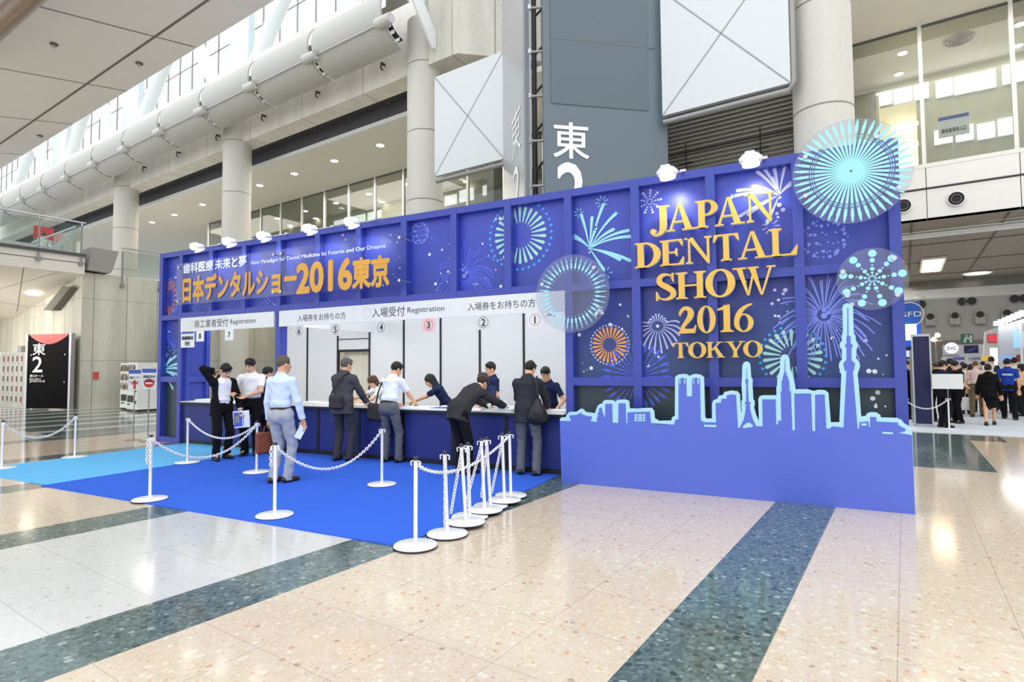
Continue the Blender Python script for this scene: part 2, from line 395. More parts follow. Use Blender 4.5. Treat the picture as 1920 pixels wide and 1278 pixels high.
# long barrel duct with strapped joints
VD, ZD = 13.75, 13.5
DUCT = M('duct_cloth_grey', 'b9b9b4', .5, var=.04, bump=.1); STRAP = M('strap_white', 'eef0f0', .35)
dt = thing('air_duct', 'long grey barrel shaped air duct with strapped joints running along the concrete beam', 'duct', (-36, VD, 12.5), None, FB)
def arc(r, a0, a1, n): return [(VD - r * math.cos(t), ZD + r * math.sin(t)) for t in [a0 + (a1 - a0) * i / n for i in range(n + 1)]]
def sheet(mb, prof, u0, u1, m):
    n = len(prof); mb.add([(u0, v, z) for v, z in prof] + [(u1, v, z) for v, z in prof], [(i, i + 1, n + i + 1, n + i) for i in range(n - 1)], m, True)
JU = [-13.75 - 3.84 * k for k in range(13)]
for k in range(len(JU) - 1):
    u1, u0 = JU[k] - .12, JU[k + 1] + .12
    b = MB(); sheet(b, arc(.98, R_(-95), R_(115), 22), u0, u1, DUCT); sheet(b, arc(.95, R_(-95), R_(115), 22), u0, u1, DUCT)
    for uu in (u0, u1): b.add([(uu, v, z) for v, z in arc(.98, R_(-95), R_(115), 22)] + [(uu, v, z) for v, z in arc(.90, R_(-95), R_(115), 22)], [(i, i + 1, 23 + i + 1, 23 + i) for i in range(22)], DUCT)
    b.build('duct_segment', dt)
    b = MB(); b.cyl((u0 - .2, 12.86, 12.98), (u1 + .2, 12.86, 12.98), .025, STEEL, n=8); b.build('tie_rod', dt)
for k, u in enumerate(JU):
    b = MB(); sheet(b, arc(.93, R_(-5), R_(100), 12), u - .1, u + .1, STRAP); b.build('strap', dt)
    b = MB(); b.cyl((u - .34, 12.84, 12.98), (u + .34, 12.84, 12.98), .17, M('knuckle_grey', 'c2c2be', .35), n=16); b.build('joint_knuckle', dt)
    b = MB(); sheet(b, arc(.86, R_(-80), R_(-20), 8), u - .12, u + .12, DARK)
    for t in (-70, -52, -38): b.box((u - .1, VD - .93 * math.cos(R_(t)), ZD + .93 * math.sin(R_(t)) - .05), (u + .1, VD - .86 * math.cos(R_(t)), ZD + .93 * math.sin(R_(t)) + .06), STRAP)
    b.build('rubber_joint', dt)
b = MB()
b.prism([(12.75, 14.6), (13.3, 14.7), (14.58, 13.2), (14.58, 12.6), (14.4, 12.6)], lambda v, z, d: (-13.1 + d, v, z), .08, STRAP); b.build('end_plate', dt)
# hooks under the beam
HK = M('hook_dark', '4a4a48', .5, .5)
for k in range(12):
    u = -15.9 - k * 1.93 * (1 if k < 20 else 1); z = 12.95
    if k % 2: continue
    b = MB(); b.cyl((u, 14.9, z + .12), (u, 14.72, z + .12), .05, HK, n=8); b.tube([(u, 14.75, z + .12), (u, 14.7, z), (u, 14.72, z - .1), (u, 14.8, z - .12)], .03, HK, 6)
    tag(b.build('beam_hook', frame=FB), 'small dark iron hook on the face of the concrete beam', 'hook', 'beam hooks')
# overhead deck slab at the upper left
SLAB = M('grey_soffit_panel', 'eceaea', .6, var=.02); JNT = M('soffit_joint', '77706c', .7)
q = MB(); q.box((-62, -4, 10), (-9, 7.5, 10.7), SLAB); q.box((-62, 6.6, 9.992), (-9, 6.66, 9.999), JNT)
for (u0, v0), (u1, v1) in (((-16.33, 4.33), (-15.02, 7.44)), ((-20.5, 4.9), (-19.1, 7.5)), ((-24.4, 5.9), (-23.2, 7.5)), ((-29, 6.5), (-28, 7.5)), ((-12.4, 4.5), (-11, 7.5))):
    d = Vector((u1 - u0, v1 - v0, 0)).normalized(); p = Vector((u1, v1, 0)) - d * 6; n = Vector((-d.y, d.x, 0)) * .022
    e = Vector((u1, v1, 0)); zz = Vector((0, 0, 9.996)); q.quad(p - n + zz, p + n + zz, e + n + zz, e - n + zz, JNT)
struct(q.build('ceiling_overhead', frame=FB, origin=(0, 0, 0)))
for p in ((101, 82), (261, 118), (75, 254)):
    g0 = GB(*p, 10); b = MB(); b.cyl((g0.x, g0.y, 9.97), (g0.x, g0.y, 10), .09, M('sprinkler_dark', '5c605c', .5), n=14); b.cyl((g0.x, g0.y, 9.9), (g0.x, g0.y, 9.98), .045, STEEL, n=10)
    tag(b.build('sprinkler_head', frame=FB), 'small dark sprinkler head in the grey overhead soffit', 'sprinkler', 'soffit sprinklers')
p0 = GB(-40, 83, 9.5); p1 = GB(70, -20, 9.5); b = MB(); b.cyl(p0 + (p0 - p1) * .5, p1 + (p1 - p0) * .6, .22, M('brown_tube', '8d7a6c', .35, .3, var=.15), n=18)
tag(b.build('handrail_tube', frame=FB), 'brown metal tube crossing the top left corner under the grey soffit', 'pipe')
# downlights in the concourse ceiling
def downlight(g0, lb, grp, r=.13):
    t = thing('ceiling_downlight', lb, 'lamp', (g0.x, g0.y, ZC - .03), grp, FB)
    b = MB(); b.cyl((g0.x, g0.y, ZC - .02), (g0.x, g0.y, ZC), r + .035, WHITE, n=20); b.build('trim_ring', t)
    b = MB(); b.cyl((g0.x, g0.y, ZC - .03), (g0.x, g0.y, ZC - .018), r, LAMP, n=20); b.build('lamp_glass', t)
for p in ((713, 272), (627, 301), (552, 325), (487, 347), (380, 383), (327, 402), (285, 416)):
    downlight(GB(*p, ZC), 'round lit downlight in the white ceiling in front of the upper windows', 'concourse downlights', .17)
for p in ((692, 363), (630, 380), (572, 395), (520, 409), (717, 378), (592, 409), (544, 422), (763, 345), (874, 340)):
    downlight(GB(*p, ZC), 'round lit downlight seen through the long upper window run', 'downlights behind the left windows', .17)
for p in ((1692, 99), (1685, 138), (1912, 45), (1908, 85)):
    downlight(GB(*p, ZC), 'round lit downlight seen through the tall right windows', 'downlights behind the right windows', .13)
g0 = GB(1797, 73, ZC); t = thing('air_diffuser', 'round grey louvred air diffuser in the ceiling behind the right windows', 'vent', (g0.x, g0.y, ZC), None, FB)
for k in range(4):
    b = MB(); r = .42 - k * .1; b.lathe([(r, ZC - .01), (r - .05, ZC - .06 - k * .015), (r - .08, ZC - .02)], GREYM, (g0.x, g0.y), 28); b.build('diffuser_ring', t)
for (u, v, w_) in ((-24, 18.7, 520), (-12, 19, 300), (1, 18.7, 260), (-38, 18.7, 420), (2, 23, 110), (-24, 23, 150)):
    la = bpy.data.lights.new('concourse_light', 'AREA'); la.energy = w_; la.size = 8 if w_ > 150 else 5; la.size_y = 3; la.shape = 'RECTANGLE'; la.color = (1, .93, .82)
    lo = bpy.data.objects.new('concourse_light', la); C_.objects.link(lo); lo.location = Wd(u, v, ZC - .15); lo.rotation_euler.z = FB
# ---- left block: concrete wall, deck, balcony
q = MB(); q.box((-46, 9.6, 0), (-28.2, 10.4, 5.7), CONC2); struct(q.build('wall_left', frame=FB, origin=(0, 0, 0)))
q = MB(); q.box((-29, 9.59, 0), (-28.18, 21, 5.7), CONCY); struct(q.build('wall_side', frame=FB, origin=(0, 0, 0)))
q = MB(); q.box((-26.9, 12.4, 0), (-26.5, 17.4, 3.9), CONCY); struct(q.build('wall_niche', frame=FB, origin=(0, 0, 0)))
sbox('trim_7', (-60, 10.4, 5.5), (-29, VG, 5.7), M('deck_floor', 'b5b2aa', .5))
SOF = M('balcony_soffit', 'efebe4', .55, var=.03)
q = MB(); q.prism([(-28, 6.35), (-28, 5.6), (-36, 4.25), (-60, 4.2), (-60, 6.35)], lambda u, z, d: (u, -6 + d, z), 15.6, SOF)
q.box((-28.05, -6, 6.3), (-27.9, 9.62, 6.42), SLOT); q.box((-28.1, -6, 6.02), (-27.985, 9.6, 6.05), JNT)
for (u0, v0), (u1, v1) in (((-28, 7.6), (-35, 9.3)), ((-28, 8.8), (-35, 6.5)), ((-31, 4), (-34, 9.5)), ((-28, 5.8), (-36, 8.1))):
    zf = lambda u: 5.6 - (-28 - u) * 1.35 / 8 - .006
    d = Vector((u1 - u0, v1 - v0, 0)).normalized(); n = Vector((-d.y, d.x, 0)) * .012
    q.quad((u0 - n.x, v0 - n.y, zf(u0 - n.x)), (u0 + n.x, v0 + n.y, zf(u0 + n.x)), (u1 + n.x, v1 + n.y, zf(u1 + n.x)), (u1 - n.x, v1 - n.y, zf(u1 - n.x)), JNT)
struct(q.build('ceiling_balcony', frame=FB, origin=(0, 0, 0)))
g0 = pu(64, 544, -31.5); b = MB(); b.cyl((g0.x, g0.y, 4.93), (g0.x, g0.y, 5.02), .22, LAMP, n=20)
P4 = [pv(x, y, 9.3) for x, y in ((81, 581), (98, 581), (132, 538), (117, 536))]; bb = MB(); bb.prism([(q_.x, q_.z) for q_ in P4], lambda u, z, d: (u, 9.3 + d, z), .3, M('dark_concrete', '6f6d64', .7)); tag(bb.build('slanting_bracket', frame=FB), 'dark slanting concrete bracket under the balcony soffit against the wall', 'bracket')
for u_, v_, e_ in ((-31.5, 5, 260), (-35, 4, 420)):  # area lights added to brighten the wall under the balcony
    la = bpy.data.lights.new('balcony_fill_light', 'AREA'); la.energy = e_; la.size = 3; la.color = (1, .97, .92); lo = bpy.data.objects.new('balcony_fill_light', la); C_.objects.link(lo); lo.location = Wd(u_, v_, 4.1); lo.rotation_euler = (R_(35), 0, FB)
tag(b.build('balcony_downlight', frame=FB), 'round lit lamp in the slanting soffit under the balcony', 'lamp')
RG = clear_mat('railing_glass', 'd3ded9', .25)
def railing(name, lb, u, v0, v1, z0, z1, step):
    t = thing(name, lb, 'railing', (u, (v0 + v1) / 2, z0), None, FB)
    b = MB(); b.cyl((u, v0, z1), (u, v1, z1), .035, STEEL, n=10); b.build('handrail', t)
    n = max(1, int((v1 - v0) / step))
    for i in range(n + 1):
        v = v1 - .15 - i * step
        if v < v0: break
        b = MB(); b.box((u + .03, v - .03, z0 - .45), (u + .07, v + .03, z1 - .15), GREYM); b.cyl((u + .05, v, z1 - .16), (u, v, z1), .05, STEEL, r1=.02, n=8)
        b.cyl((u + .0, v, z0 - .42), (u + .16, v, z0 - .42), .09, GREYM, n=12); b.build('post', t)
        vv = max(v0, v - step)
        b = MB(); b.quad((u + .02, v - .04, z0 + .02), (u + .02, vv + .04, z0 + .02), (u + .02, vv + .04, z1 - .12), (u + .02, v - .04, z1 - .12), RG); b.build('glass_panel', t)
railing('glass_railing', 'glass railing with steel handrail along the upper left balcony edge', -28, -4, 9.6, 6.42, 7.72, 1.42)
railing('glass_railing', 'glass railing on top of the concrete wall left of the blue booth', -28.2, 11, 20.5, 5.7, 6.95, 1.55)
b = MB(); b.prism([(9.68, 5.78), (9.8, 6.75), (10.8, 6.72), (10.6, 5.95), (10.5, 5.74)], lambda v, z, d: (-27.9 - d, v, z), 1.0, M('hopper_grey', '9a9994', .5))
tag(b.build('sloping_steel_box', frame=FB), 'grey sloping steel box hanging at the corner where the balcony meets the concrete wall', 'box')
# stair and boards on the balcony deck
t = thing('deck_stair', 'white stair with glass and steel rails on the upper deck behind the balcony railing', 'stairs', (-29.6, 9.1, 6.35), None, FB)
TREAD = M('stair_tread', 'd5e0dd', .3)
for k in range(7):
    b = MB(); v = 8.72 + k * .11; z = 6.46 + k * .12; b.box((-30.2, v, z), (-29.0, v + .12, z + .07), TREAD); b.build('tread', t)
for u in (-30.26, -28.94):
    b = MB(); b.tube([(u, 8.45, 7.0), (u, 9.56, 7.72)], .035, WHITE); b.tube([(u, 8.6, 6.35), (u, 8.6, 7.1)], .025, STEEL); b.tube([(u, 9.5, 6.35), (u, 9.5, 7.68)], .03, STEEL); b.build('stair_rail', t)
RED = M('red_board', 'd8342c', .5)
for (x, y, wd_, h_), lb in (((82, 437, .8, .62), 'red notice board on the upper balcony behind a person'), ((111, 446, .3, .45), 'pale red board leaning beside the balcony stair')):
    g0 = pu(x, y, -34.4); b = MB(); b.box((-34.4, g0.y - wd_ / 2, 6.351), (-34.34, g0.y + wd_ / 2, 6.42), GREYM); b.box((-34.4, g0.y - wd_ / 2, g0.z - h_ / 2), (-34.35, g0.y + wd_ / 2, g0.z + h_ / 2), RED if wd_ > .7 else M('pale_red_board', 'e69a92', .5))
    for s in (-1, 1): b.box((-34.39, g0.y + s * wd_ * .45 - .02, 6.4), (-34.36, g0.y + s * wd_ * .45 + .02, g0.z), GREYM)
    tag(b.build('notice_board', frame=FB), lb, 'board')
g0 = pu(45, 458, -31); b = MB(); b.box((-31.5, g0.y - .9, 6.351), (-30.8, g0.y + .6, 7.0), WHITE); b.box((-31.55, g0.y - .95, 7.0), (-30.75, g0.y + .65, 7.05), WHITE)
tag(b.build('reception_desk', frame=FB), 'low white desk on the upper balcony beside the red board', 'desk')
# ---- corner sign tower, crossed white panels, shutter
XP = M('white_fabric_panel', 'd9dfe2', .5, var=.02); XL = M('panel_line', '9aa0a4', .5)
def xpanel(lb, u0, u1, z0, z1):
    t = thing('crossed_panel', lb, 'panel', ((u0 + u1) / 2, 14.2, z0), None, FB)
    b = MB(); b.box((u0, 14.2, z0), (u1, 14.35, z1), XP); b.build('panel_sheet', t)
    b = MB()
    for a, c in (((u0, z0), (u1, z1)), ((u0, z1), (u1, z0))):
        d = Vector((c[0] - a[0], c[1] - a[1])).normalized(); n = Vector((-d.y, d.x)) * .018
        b.add([(a[0] + n.x, 14.195, a[1] + n.y), (c[0] + n.x, 14.195, c[1] + n.y), (c[0] - n.x, 14.195, c[1] - n.y), (a[0] - n.x, 14.195, a[1] - n.y)], [(0, 1, 2, 3)], XL)
    b.build('cross_seam', t)
    b = MB(); b.tube(([(u1 + .06, 14.3, z1), (u1 + .06, 14.3, z0 + .05)] if u0 > -8 else []) + [(u1 - .05, 14.3, z0 - .12), (u0, 14.3, z0 - .14)], .08, GREYM, 8); b.build('edge_pipe', t)
xpanel('square white panel with thin crossing lines left of the grey sign tower', -12.755, -9.93, 7.99, 11.37)
xpanel('large white panel with thin crossing lines right of the grey sign tower', -4.94, -1.94, 8.04, 11.38)
TG = M('tower_slate', '65727c', .45, var=.02); TL = M('tower_silver', 'b4b7ba', .3, .3)
WLET = M('white_lettering', 'f4f6f7', .4)
s45 = math.sqrt(.5)
def tower_face(lb, org, du, w, m, side):
    t = thing('tower_sign', lb, 'sign', (org[0] + du[0] * w / 2, org[1] + du[1] * w / 2, 0), None, FB)
    nx, ny = (du[1], -du[0]) if side > 0 else (-du[1], du[0])
    def fn(a, z, d=0): return (org[0] + du[0] * a - nx * d, org[1] + du[1] * a - ny * d, z)
    b = MB(); b.prism([(0, 0), (w, 0), (w, 17), (0, 17)], fn, .12, m); b.build('panel_sheet', t)
    return t, fn, (nx, ny)
Cn = (-7.36, 12.05)
t, fn, nn = tower_face('slate grey tower panel facing right with the big white kanji and numeral 2', (Cn[0] + .09, Cn[1] + .09), (s45, s45), 3.33, TG, 1)
def onface(x, y, fnn, org, du):
    v = ray(x, y); vb = Vector((v.dot(UX), v.dot(UY), v.z))
    k = np.linalg.solve(np.array([[du[0], -vb.x], [du[1], -vb.y]]), np.array([-org[0], -org[1]])); return k[0], H + vb.z * k[1]
o1 = (Cn[0] + .09, Cn[1] + .09); d1 = (s45, s45)
a0, zt = onface(1037, 228, fn, o1, d1); a1, _ = onface(1103, 228, fn, o1, d1); _, zb = onface(1070, 297, fn, o1, d1)
b = MB(); f2 = lambda a, z, d=0: fn(a, z, d - .012)
put_text(b, '東', f2, (a0, a1, zb, zt), WLET, .012)
a0, z2 = onface(1045, 305, fn, o1, d1); a1, _ = onface(1096, 320, fn, o1, d1); put_text(b, '2', f2, (a0, a1, z2 - 1.45, z2), WLET, .014)
b.build('lettering', t)
b = MB(); c0, ct = onface(1033, 192, fn, o1, d1); c1, cb_ = onface(1216, 206, fn, o1, d1); TI = M('tower_inset', '5c6972', .4, var=.02)
b.prism([(c0, ct - .02), (c1, ct - .02), (c1, 16.5), (c0, 16.5)], lambda a, z, d: fn(a, z, d - .02), .03, TI); zs = onface(1033, 72, fn, o1, d1)[1]
b.prism([(c0, zs), (c1 + .2, zs), (c1 + .2, zs + .015), (c0, zs + .015)], lambda a, z, d: fn(a, z, d - .024), .01, JNT)
b.build('inset_sheet', t)
o2 = (Cn[0] - .33, Cn[1] - .12); d2 = (-s45, s45)
t, fn, nn = tower_face('silver tower panel seen edge on at the left with slanted kanji and numeral', o2, d2, 3.2, TL, -1)
a0, zt = onface(985, 245, fn, o2, d2); a1, _ = onface(966, 245, fn, o2, d2); _, zb = onface(976, 325, fn, o2, d2)
b = MB(); f3 = lambda a, z, d=0: fn(a, z, d - .012)
put_text(b, '東', f3, (min(a1, a0) + 1.75, min(a1, a0) + .55, 7.3, 8.6), WLET); put_text(b, '2', f3, (min(a1, a0) + 1.6, min(a1, a0) + .75, 5.6, 7.05), WLET); b.build('lettering', t)
b = MB(); b.prism([(0, 0), (.07, 0), (.07, 17), (0, 17)], lambda a, z, d: fn(a, z, d - .03), .2, M('tower_edge', '8f949a', .3, .4)); b.build('edge_strip', t)
t = thing('truss_mast', 'dark steel truss mast in the gap between the two tower panels', 'mast', (Cn[0], Cn[1] + .5, 0), None, FB)
for du_, dv_ in ((-.2, .1), (-.02, .42), (-.4, .5)):
    b = MB(); b.cyl((Cn[0] + du_, Cn[1] + dv_, 0), (Cn[0] + du_, Cn[1] + dv_, 17), .045, DARK, n=10); b.build('chord', t)
b = MB()
for k in range(34):
    z = k * .5; b.tube([(Cn[0] - .2, Cn[1] + .1, z), (Cn[0] + (-.02 if k % 2 else -.4), Cn[1] + .46, z + .5)], .03, DARK, 6)
b.build('lattice', t)
for k in range(8):
    z = 5.0 + k * 1.15; b = MB(); b.cyl((Cn[0] - .36, Cn[1] - .02, z), (Cn[0] + .12, Cn[1] + .2, z), .035, GREYM, n=8); b.box((Cn[0] - .3, Cn[1] - .05, z - .06), (Cn[0] - .2, Cn[1] + .08, z + .06), STEEL); b.build('bracket', t)
LV = M('shutter_grey', '8e8a80', .55)
t = thing('louvred_shutter', 'grey horizontal slatted shutter under the right white crossed panel', 'shutter', (-3.9, 16.5, 6), None, FB)
b = MB()
for k in range(34):
    z = 5.4 + k * .125; b.prism([(16.5, z), (16.56, z + .12), (16.6, z + .12), (16.6, z)], lambda v, zz, d: (-6.0 + d, v, zz), 4.2, LV)
b.build('slats', t)
b = MB(); b.box((-5.95, 16.2, 0), (-5.75, 16.45, 10), GREYM); b.build('side_post', t); b = MB(); b.box((-2.0, 16.3, 0), (-1.9, 16.5, 10), GREYM); b.build('side_post', t)
b = MB(); b.cyl((-6.0, 16.3, 7.75), (-1.8, 16.3, 7.75), .03, DARK, n=8)
for u in (-5.0, -3.0): b.cyl((u, 16.3, 6.2), (u, 16.3, 8.0), .02, DARK, n=6); b.box((u - .2, 16.25, 7.4), (u + .2, 16.3, 7.44), DARK)
b.build('cable_rail', t)
# lower wall fittings seen through the booth opening
b = MB(); b.box((-23.9, 17.37, 2.25), (-22.5, 17.399, 3.0), M('switch_cover', 'a3977f', .6)); tag(b.build('service_hatch', frame=FB), 'brownish flush service hatch on the wall seen through the open booth bay', 'hatch')
b = MB(); b.box((-22.6, 17.3, 2.1), (-22.0, 17.399, 2.6), M('cream_box', 'ddd5c2', .5)); b.box((-22.5, 17.28, 2.3), (-22.1, 17.31, 2.5), GREYM); tag(b.build('wall_box', frame=FB), 'small cream switch box on the wall seen through the open booth bay', 'box')

# lit room behind the upper glazing; glowing quads imitate skylight reflections in the glass
REFL = M('painted_reflection', 'f2f6f8', .5, emit=.75)
def reflected_panes(row, name):
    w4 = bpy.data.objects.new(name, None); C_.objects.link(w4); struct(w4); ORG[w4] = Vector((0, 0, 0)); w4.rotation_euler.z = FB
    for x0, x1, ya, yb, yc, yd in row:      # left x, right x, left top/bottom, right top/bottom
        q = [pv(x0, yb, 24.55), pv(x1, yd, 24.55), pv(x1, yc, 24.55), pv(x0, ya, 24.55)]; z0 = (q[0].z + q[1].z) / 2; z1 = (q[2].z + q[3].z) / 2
        b = MB(); b.box((q[0].x, 24.5, z0), (q[1].x, 24.6, z1), REFL); b.build('pane', w4)
reflected_panes([(1643, 1673, 175, 200, 170, 195), (1676, 1711, 168, 196, 162, 190), (1714, 1742, 160, 188, 154, 184), (1755, 1787, 152, 184, 146, 178), (1790, 1830, 145, 177, 137, 172), (1832, 1868, 136, 170, 128, 163), (1880, 1920, 122, 160, 116, 150)], 'glass_reflection_1')
reflected_panes([(1752, 1790, 245, 270, 240, 268), (1793, 1826, 238, 266, 232, 262), (1833, 1866, 234, 262, 227, 258), (1872, 1905, 224, 256, 218, 250)], 'glass_reflection_2')
reflected_panes([(627, 652, 415, 420, 409, 420), (656, 684, 407, 418, 401, 414), (690, 714, 400, 412, 393, 408), (835, 856, 368, 386, 364, 382), (862, 888, 358, 380, 352, 374), (906, 930, 348, 366, 344, 362)], 'glass_reflection_3')
CRW = M('cream_lit_wall', 'efe6cc', .6)
t = thing('lit_booth', 'cream lit room corner with three tube lights behind the right windows', 'room', (0, 23.2, 7.5), None, FB)
q0, q1 = pv(1648, 300, 23.2), pv(1722, 300, 23.2); zt = pv(1690, 195, 23.2).z
b = MB(); b.box((q0.x, 23.2, 7.5), (q1.x, 23.3, zt), CRW); b.box((q0.x, 22.0, 7.5), (q0.x + .08, 23.2, zt), CRW); b.build('wall_sheet', t)
for y in (234, 272, 302):
    z = pv(1700, y, 22.9).z
    if z < 7.6: continue
    b = MB(); b.box((pv(1672, y, 22.9).x, 22.9, z - .05), (pv(1722, y, 22.9).x, 23.0, z + .05), LAMP); b.build('tube_light', t)
q = pv(1788, 235, 22.2); t = thing('notice_stand', 'white notice on a steel pole behind the tall right windows', 'sign', (q.x, 22.2, 7.5), None, FB)
b = MB(); b.box((q.x - .38, 22.2, q.z - .32), (q.x + .38, 22.23, q.z + .32), PAPER); b.box((q.x - .38, 22.19, q.z + .22), (q.x + .38, 22.2, q.z + .32), M('blue_strip', '4d63b4', .5)); b.build('board', t)
b = MB(); put_text(b, '関係者専用入口', lambda a, z: (a, 22.19, z), (q.x - .3, q.x + .3, q.z - .2, q.z - .06), DARK, .01); b.build('lettering', t)
b = MB(); b.cyl((q.x, 22.25, 7.5), (q.x, 22.25, q.z), .03, STEEL, n=8); b.lathe([(0, 7.52), (.2, 7.51), (.2, 7.5)], STEEL, (q.x, 22.25), 16); b.build('pole', t)
# ================================================================ THE BOOTH (world axes: X along its front, Y into it)
YF, YB, ZT = 7.9, 8.03, 4.24
BLUE = M('booth_blue_paint', '3a48a8', .35, var=.03); NAVY = M('counter_navy', '1d2a72', .45, var=.05); SKIRT = M('counter_navy_shade', '202d78', .5)
PAN = panel_mat()
def K(n, c): return M('print_' + n, c, .4, var=.02)
CY, TQ, DB, PB, LV_, WH, OR, RB = K('cyan', '9fe4f5'), K('turquoise', 'a8e4d6'), K('dot_blue', '35a6f2'), K('burst_blue', '7f90f2'), K('lilac', 'c3c8fa'), K('white', 'e8f0fb'), K('orange', 'f6a24e'), K('ray_blue', '5266e6')
PX = [-13.0, -12.285] + [-12.285 + 1.0195 * k for k in range(1, 13)] + [.95]
PX = [-13.0, -12.285, -11.27, -10.23, -9.21, -8.175, -7.165, -6.145, -5.125, -4.12, -3.11, -2.10, -1.085, -.055, .95]
booth = thing('booth_wall', 'long blue framed booth wall with printed fireworks panels', 'booth', (-6, YF, 0))
def bbox(mb, x0, x1, z0, z1, y0, y1, m): mb.box((x0, y0, z0), (x1, y1, z1), m)
for i, x in enumerate(PX):
    z0 = 0 if (i < 2 or i >= 10) else 2.72
    if x == -9.21: z0 = 0.9
    b = MB(); bbox(b, x - .06, x + .06, z0, ZT, YF, YB + .05, BLUE); b.build('post', booth)
def rail(x0, x1, z0, z1):
    b = MB(); bbox(b, x0, x1, z0, z1, YF + .004, YB + .04, BLUE); b.build('rail', booth)
rail(-13.06, 1.01, 4.13, 4.24); rail(-12.3, -3.1, 2.7, 2.85)
for z0, z1 in ((2.71, 2.82), (1.33, 1.45), (0, .12)):
    rail(-3.17, 1.01, z0, z1); rail(-13.06, -12.22, z0, z1)
# ---- printed graphics, kept as shapes in (X, Z), sorted into the panel they lie on
GR = []
YP = YB - .004
def dot(x, z, r, m, n=10): GR.append(([(x + r * math.cos(2 * math.pi * i / n), z + r * math.sin(2 * math.pi * i / n)) for i in range(n)], m))
def stroke(pts, w0, w1, m, cap=True):
    n = len(pts); L = []; Rr = []
    for i, (x, z) in enumerate(pts):
        a = pts[max(i - 1, 0)]; c = pts[min(i + 1, n - 1)]; d = Vector((c[0] - a[0], c[1] - a[1]))
        if d.length < 1e-6: return
        d.normalize(); w = (w0 + (w1 - w0) * i / (n - 1)) / 2
        L.append((x - d.y * w, z + d.x * w)); Rr.append((x + d.y * w, z - d.x * w))
    for i in range(n - 1): GR.append(([L[i], L[i + 1], Rr[i + 1], Rr[i]], m))
    if cap and w1 > .008: dot(pts[-1][0], pts[-1][1], w1 / 2, m, 8)
def curve(p0, p1, p2, n=7): return [((1 - t) ** 2 * p0[0] + 2 * t * (1 - t) * p1[0] + t * t * p2[0], (1 - t) ** 2 * p0[1] + 2 * t * (1 - t) * p1[1] + t * t * p2[1]) for t in [i / n for i in range(n + 1)]]
def P(x, y):
    p = bp(x, y, YP); return (p.x, p.z)
def ring(c, ri, ro, n, w0, w1, m, dr=None, dn=0, dm=None, ds=.016, ex=1.0):
    for i in range(n):
        t = 2 * math.pi * (i + .5) / n; cx, sx = math.cos(t) * ex, math.sin(t)
        stroke([(c[0] + cx * ri, c[1] + sx * ri), (c[0] + cx * ro, c[1] + sx * ro)], w0, w1, m)
    for i in range(dn):
        t = 2 * math.pi * i / dn; dot(c[0] + math.cos(t) * dr * ex, c[1] + math.sin(t) * dr, ds, dm, 8)
def burst(c, r, n, m, droop=.35, r0=.08, w=.014):
    for i in range(n):
        t = 2 * math.pi * i / n + random.uniform(-.05, .05); rr = r * random.uniform(.72, 1.05)
        x0, z0 = c[0] + math.cos(t) * r * r0, c[1] + math.sin(t) * r * r0
        x1, z1 = c[0] + math.cos(t) * rr * .6, c[1] + math.sin(t) * rr * .6 + r * .12
        x2, z2 = c[0] + math.cos(t) * rr, c[1] + math.sin(t) * rr - r * droop * abs(math.cos(t))
        stroke(curve((x0, z0), (x1, z1), (x2, z2)), w * .6, w, m)
def rays(c, r, n, m, w=.012, a0=0, a1=360, r0=.05):
    for i in range(n):
        t = R_(a0 + (a1 - a0) * i / n); f = random.uniform(.88, 1.0)
        q = lambda s: (c[0] + math.cos(t) * r * s * f, c[1] + math.sin(t) * r * s * f)
        stroke([q(r0), q(.66)], w * .35, w * .8, m, False); stroke([q(.69), q(.72)], w, w, m, False); stroke([q(.74), q(.9)], w * 1.1, w * 1.7, m)
        dot(*q(.955), w * .6, m, 6); dot(*q(1.0), w * .4, m, 6)
def sphere(c, r, m):
    for k in range(5):
        ph = -60 + k * 30
        for i in range(11):
            t = R_(i * 32.7 + k * 15); x = r * math.cos(R_(ph)) * math.cos(t); z = r * math.sin(R_(ph)) * .9 + r * .3 * math.cos(R_(ph)) * math.sin(t)
            dot(c[0] + x, c[1] + z, .012 + .01 * (i % 3 == 0), m, 7)
    for i in range(14): t = 2 * math.pi * i / 14; dot(c[0] + r * .62 + .09 * math.cos(t) * .8, c[1] + r * .8 + .1 * math.sin(t) - .09 * math.cos(t), .007, m, 6)
def fount(base, tips, m, w=.035, bulge=.12):
    b_ = P(*base)
    for tx, ty in tips:
        t = P(tx, ty); dx = t[0] - b_[0]; mid = (b_[0] + dx * .45, b_[1] + (t[1] - b_[1]) * .55 + bulge * abs(dx) * 1.1)
        stroke(curve(b_, mid, t), w * .18, w, m)
def spark(px, m, r=.07, n=6, a0=0):
    c = P(*px)
    for i in range(n):
        t = R_(a0 + 360 * i / n); stroke([(c[0] + math.cos(t) * r * .4, c[1] + math.sin(t) * r * .4), (c[0] + math.cos(t) * r, c[1] + math.sin(t) * r)], .006, .014, m)
c = P(975, 441); ring(c, .2, .43, 26, .012, .05, TQ, .54, 34, DB, .024)
c = P(872, 517); burst(c, .66, 54, RB, .32, .12, .018)
for dx, dz, r in ((-.05, .1, .035), (.03, .05, .03), (-.02, 0, .042), (0, .14, .018)): dot(c[0] + dx, c[1] + dz, r, PB, 14)
for k in range(16): dot(c[0] + random.uniform(-.6, .6), c[1] + random.uniform(-.2, .6), random.uniform(.008, .02), WH, 8)
sphere(P(787, 437), .19, PB)
fount((1106, 466), [(1131, 384), (1090, 403), (1154, 401), (1110, 408), (1117, 427), (1150, 430), (1178, 432), (1184, 443), (1075, 441), (1075, 445), (1162, 486), (1158, 483), (1181, 488), (1132, 505)], CY, .05)
spark((1128, 378), CY, .09, 8, 10); spark((1085, 399), CY, .07, 7, 5); spark((1155, 400), CY, .03, 4); spark((1138, 511), CY, .08, 5)
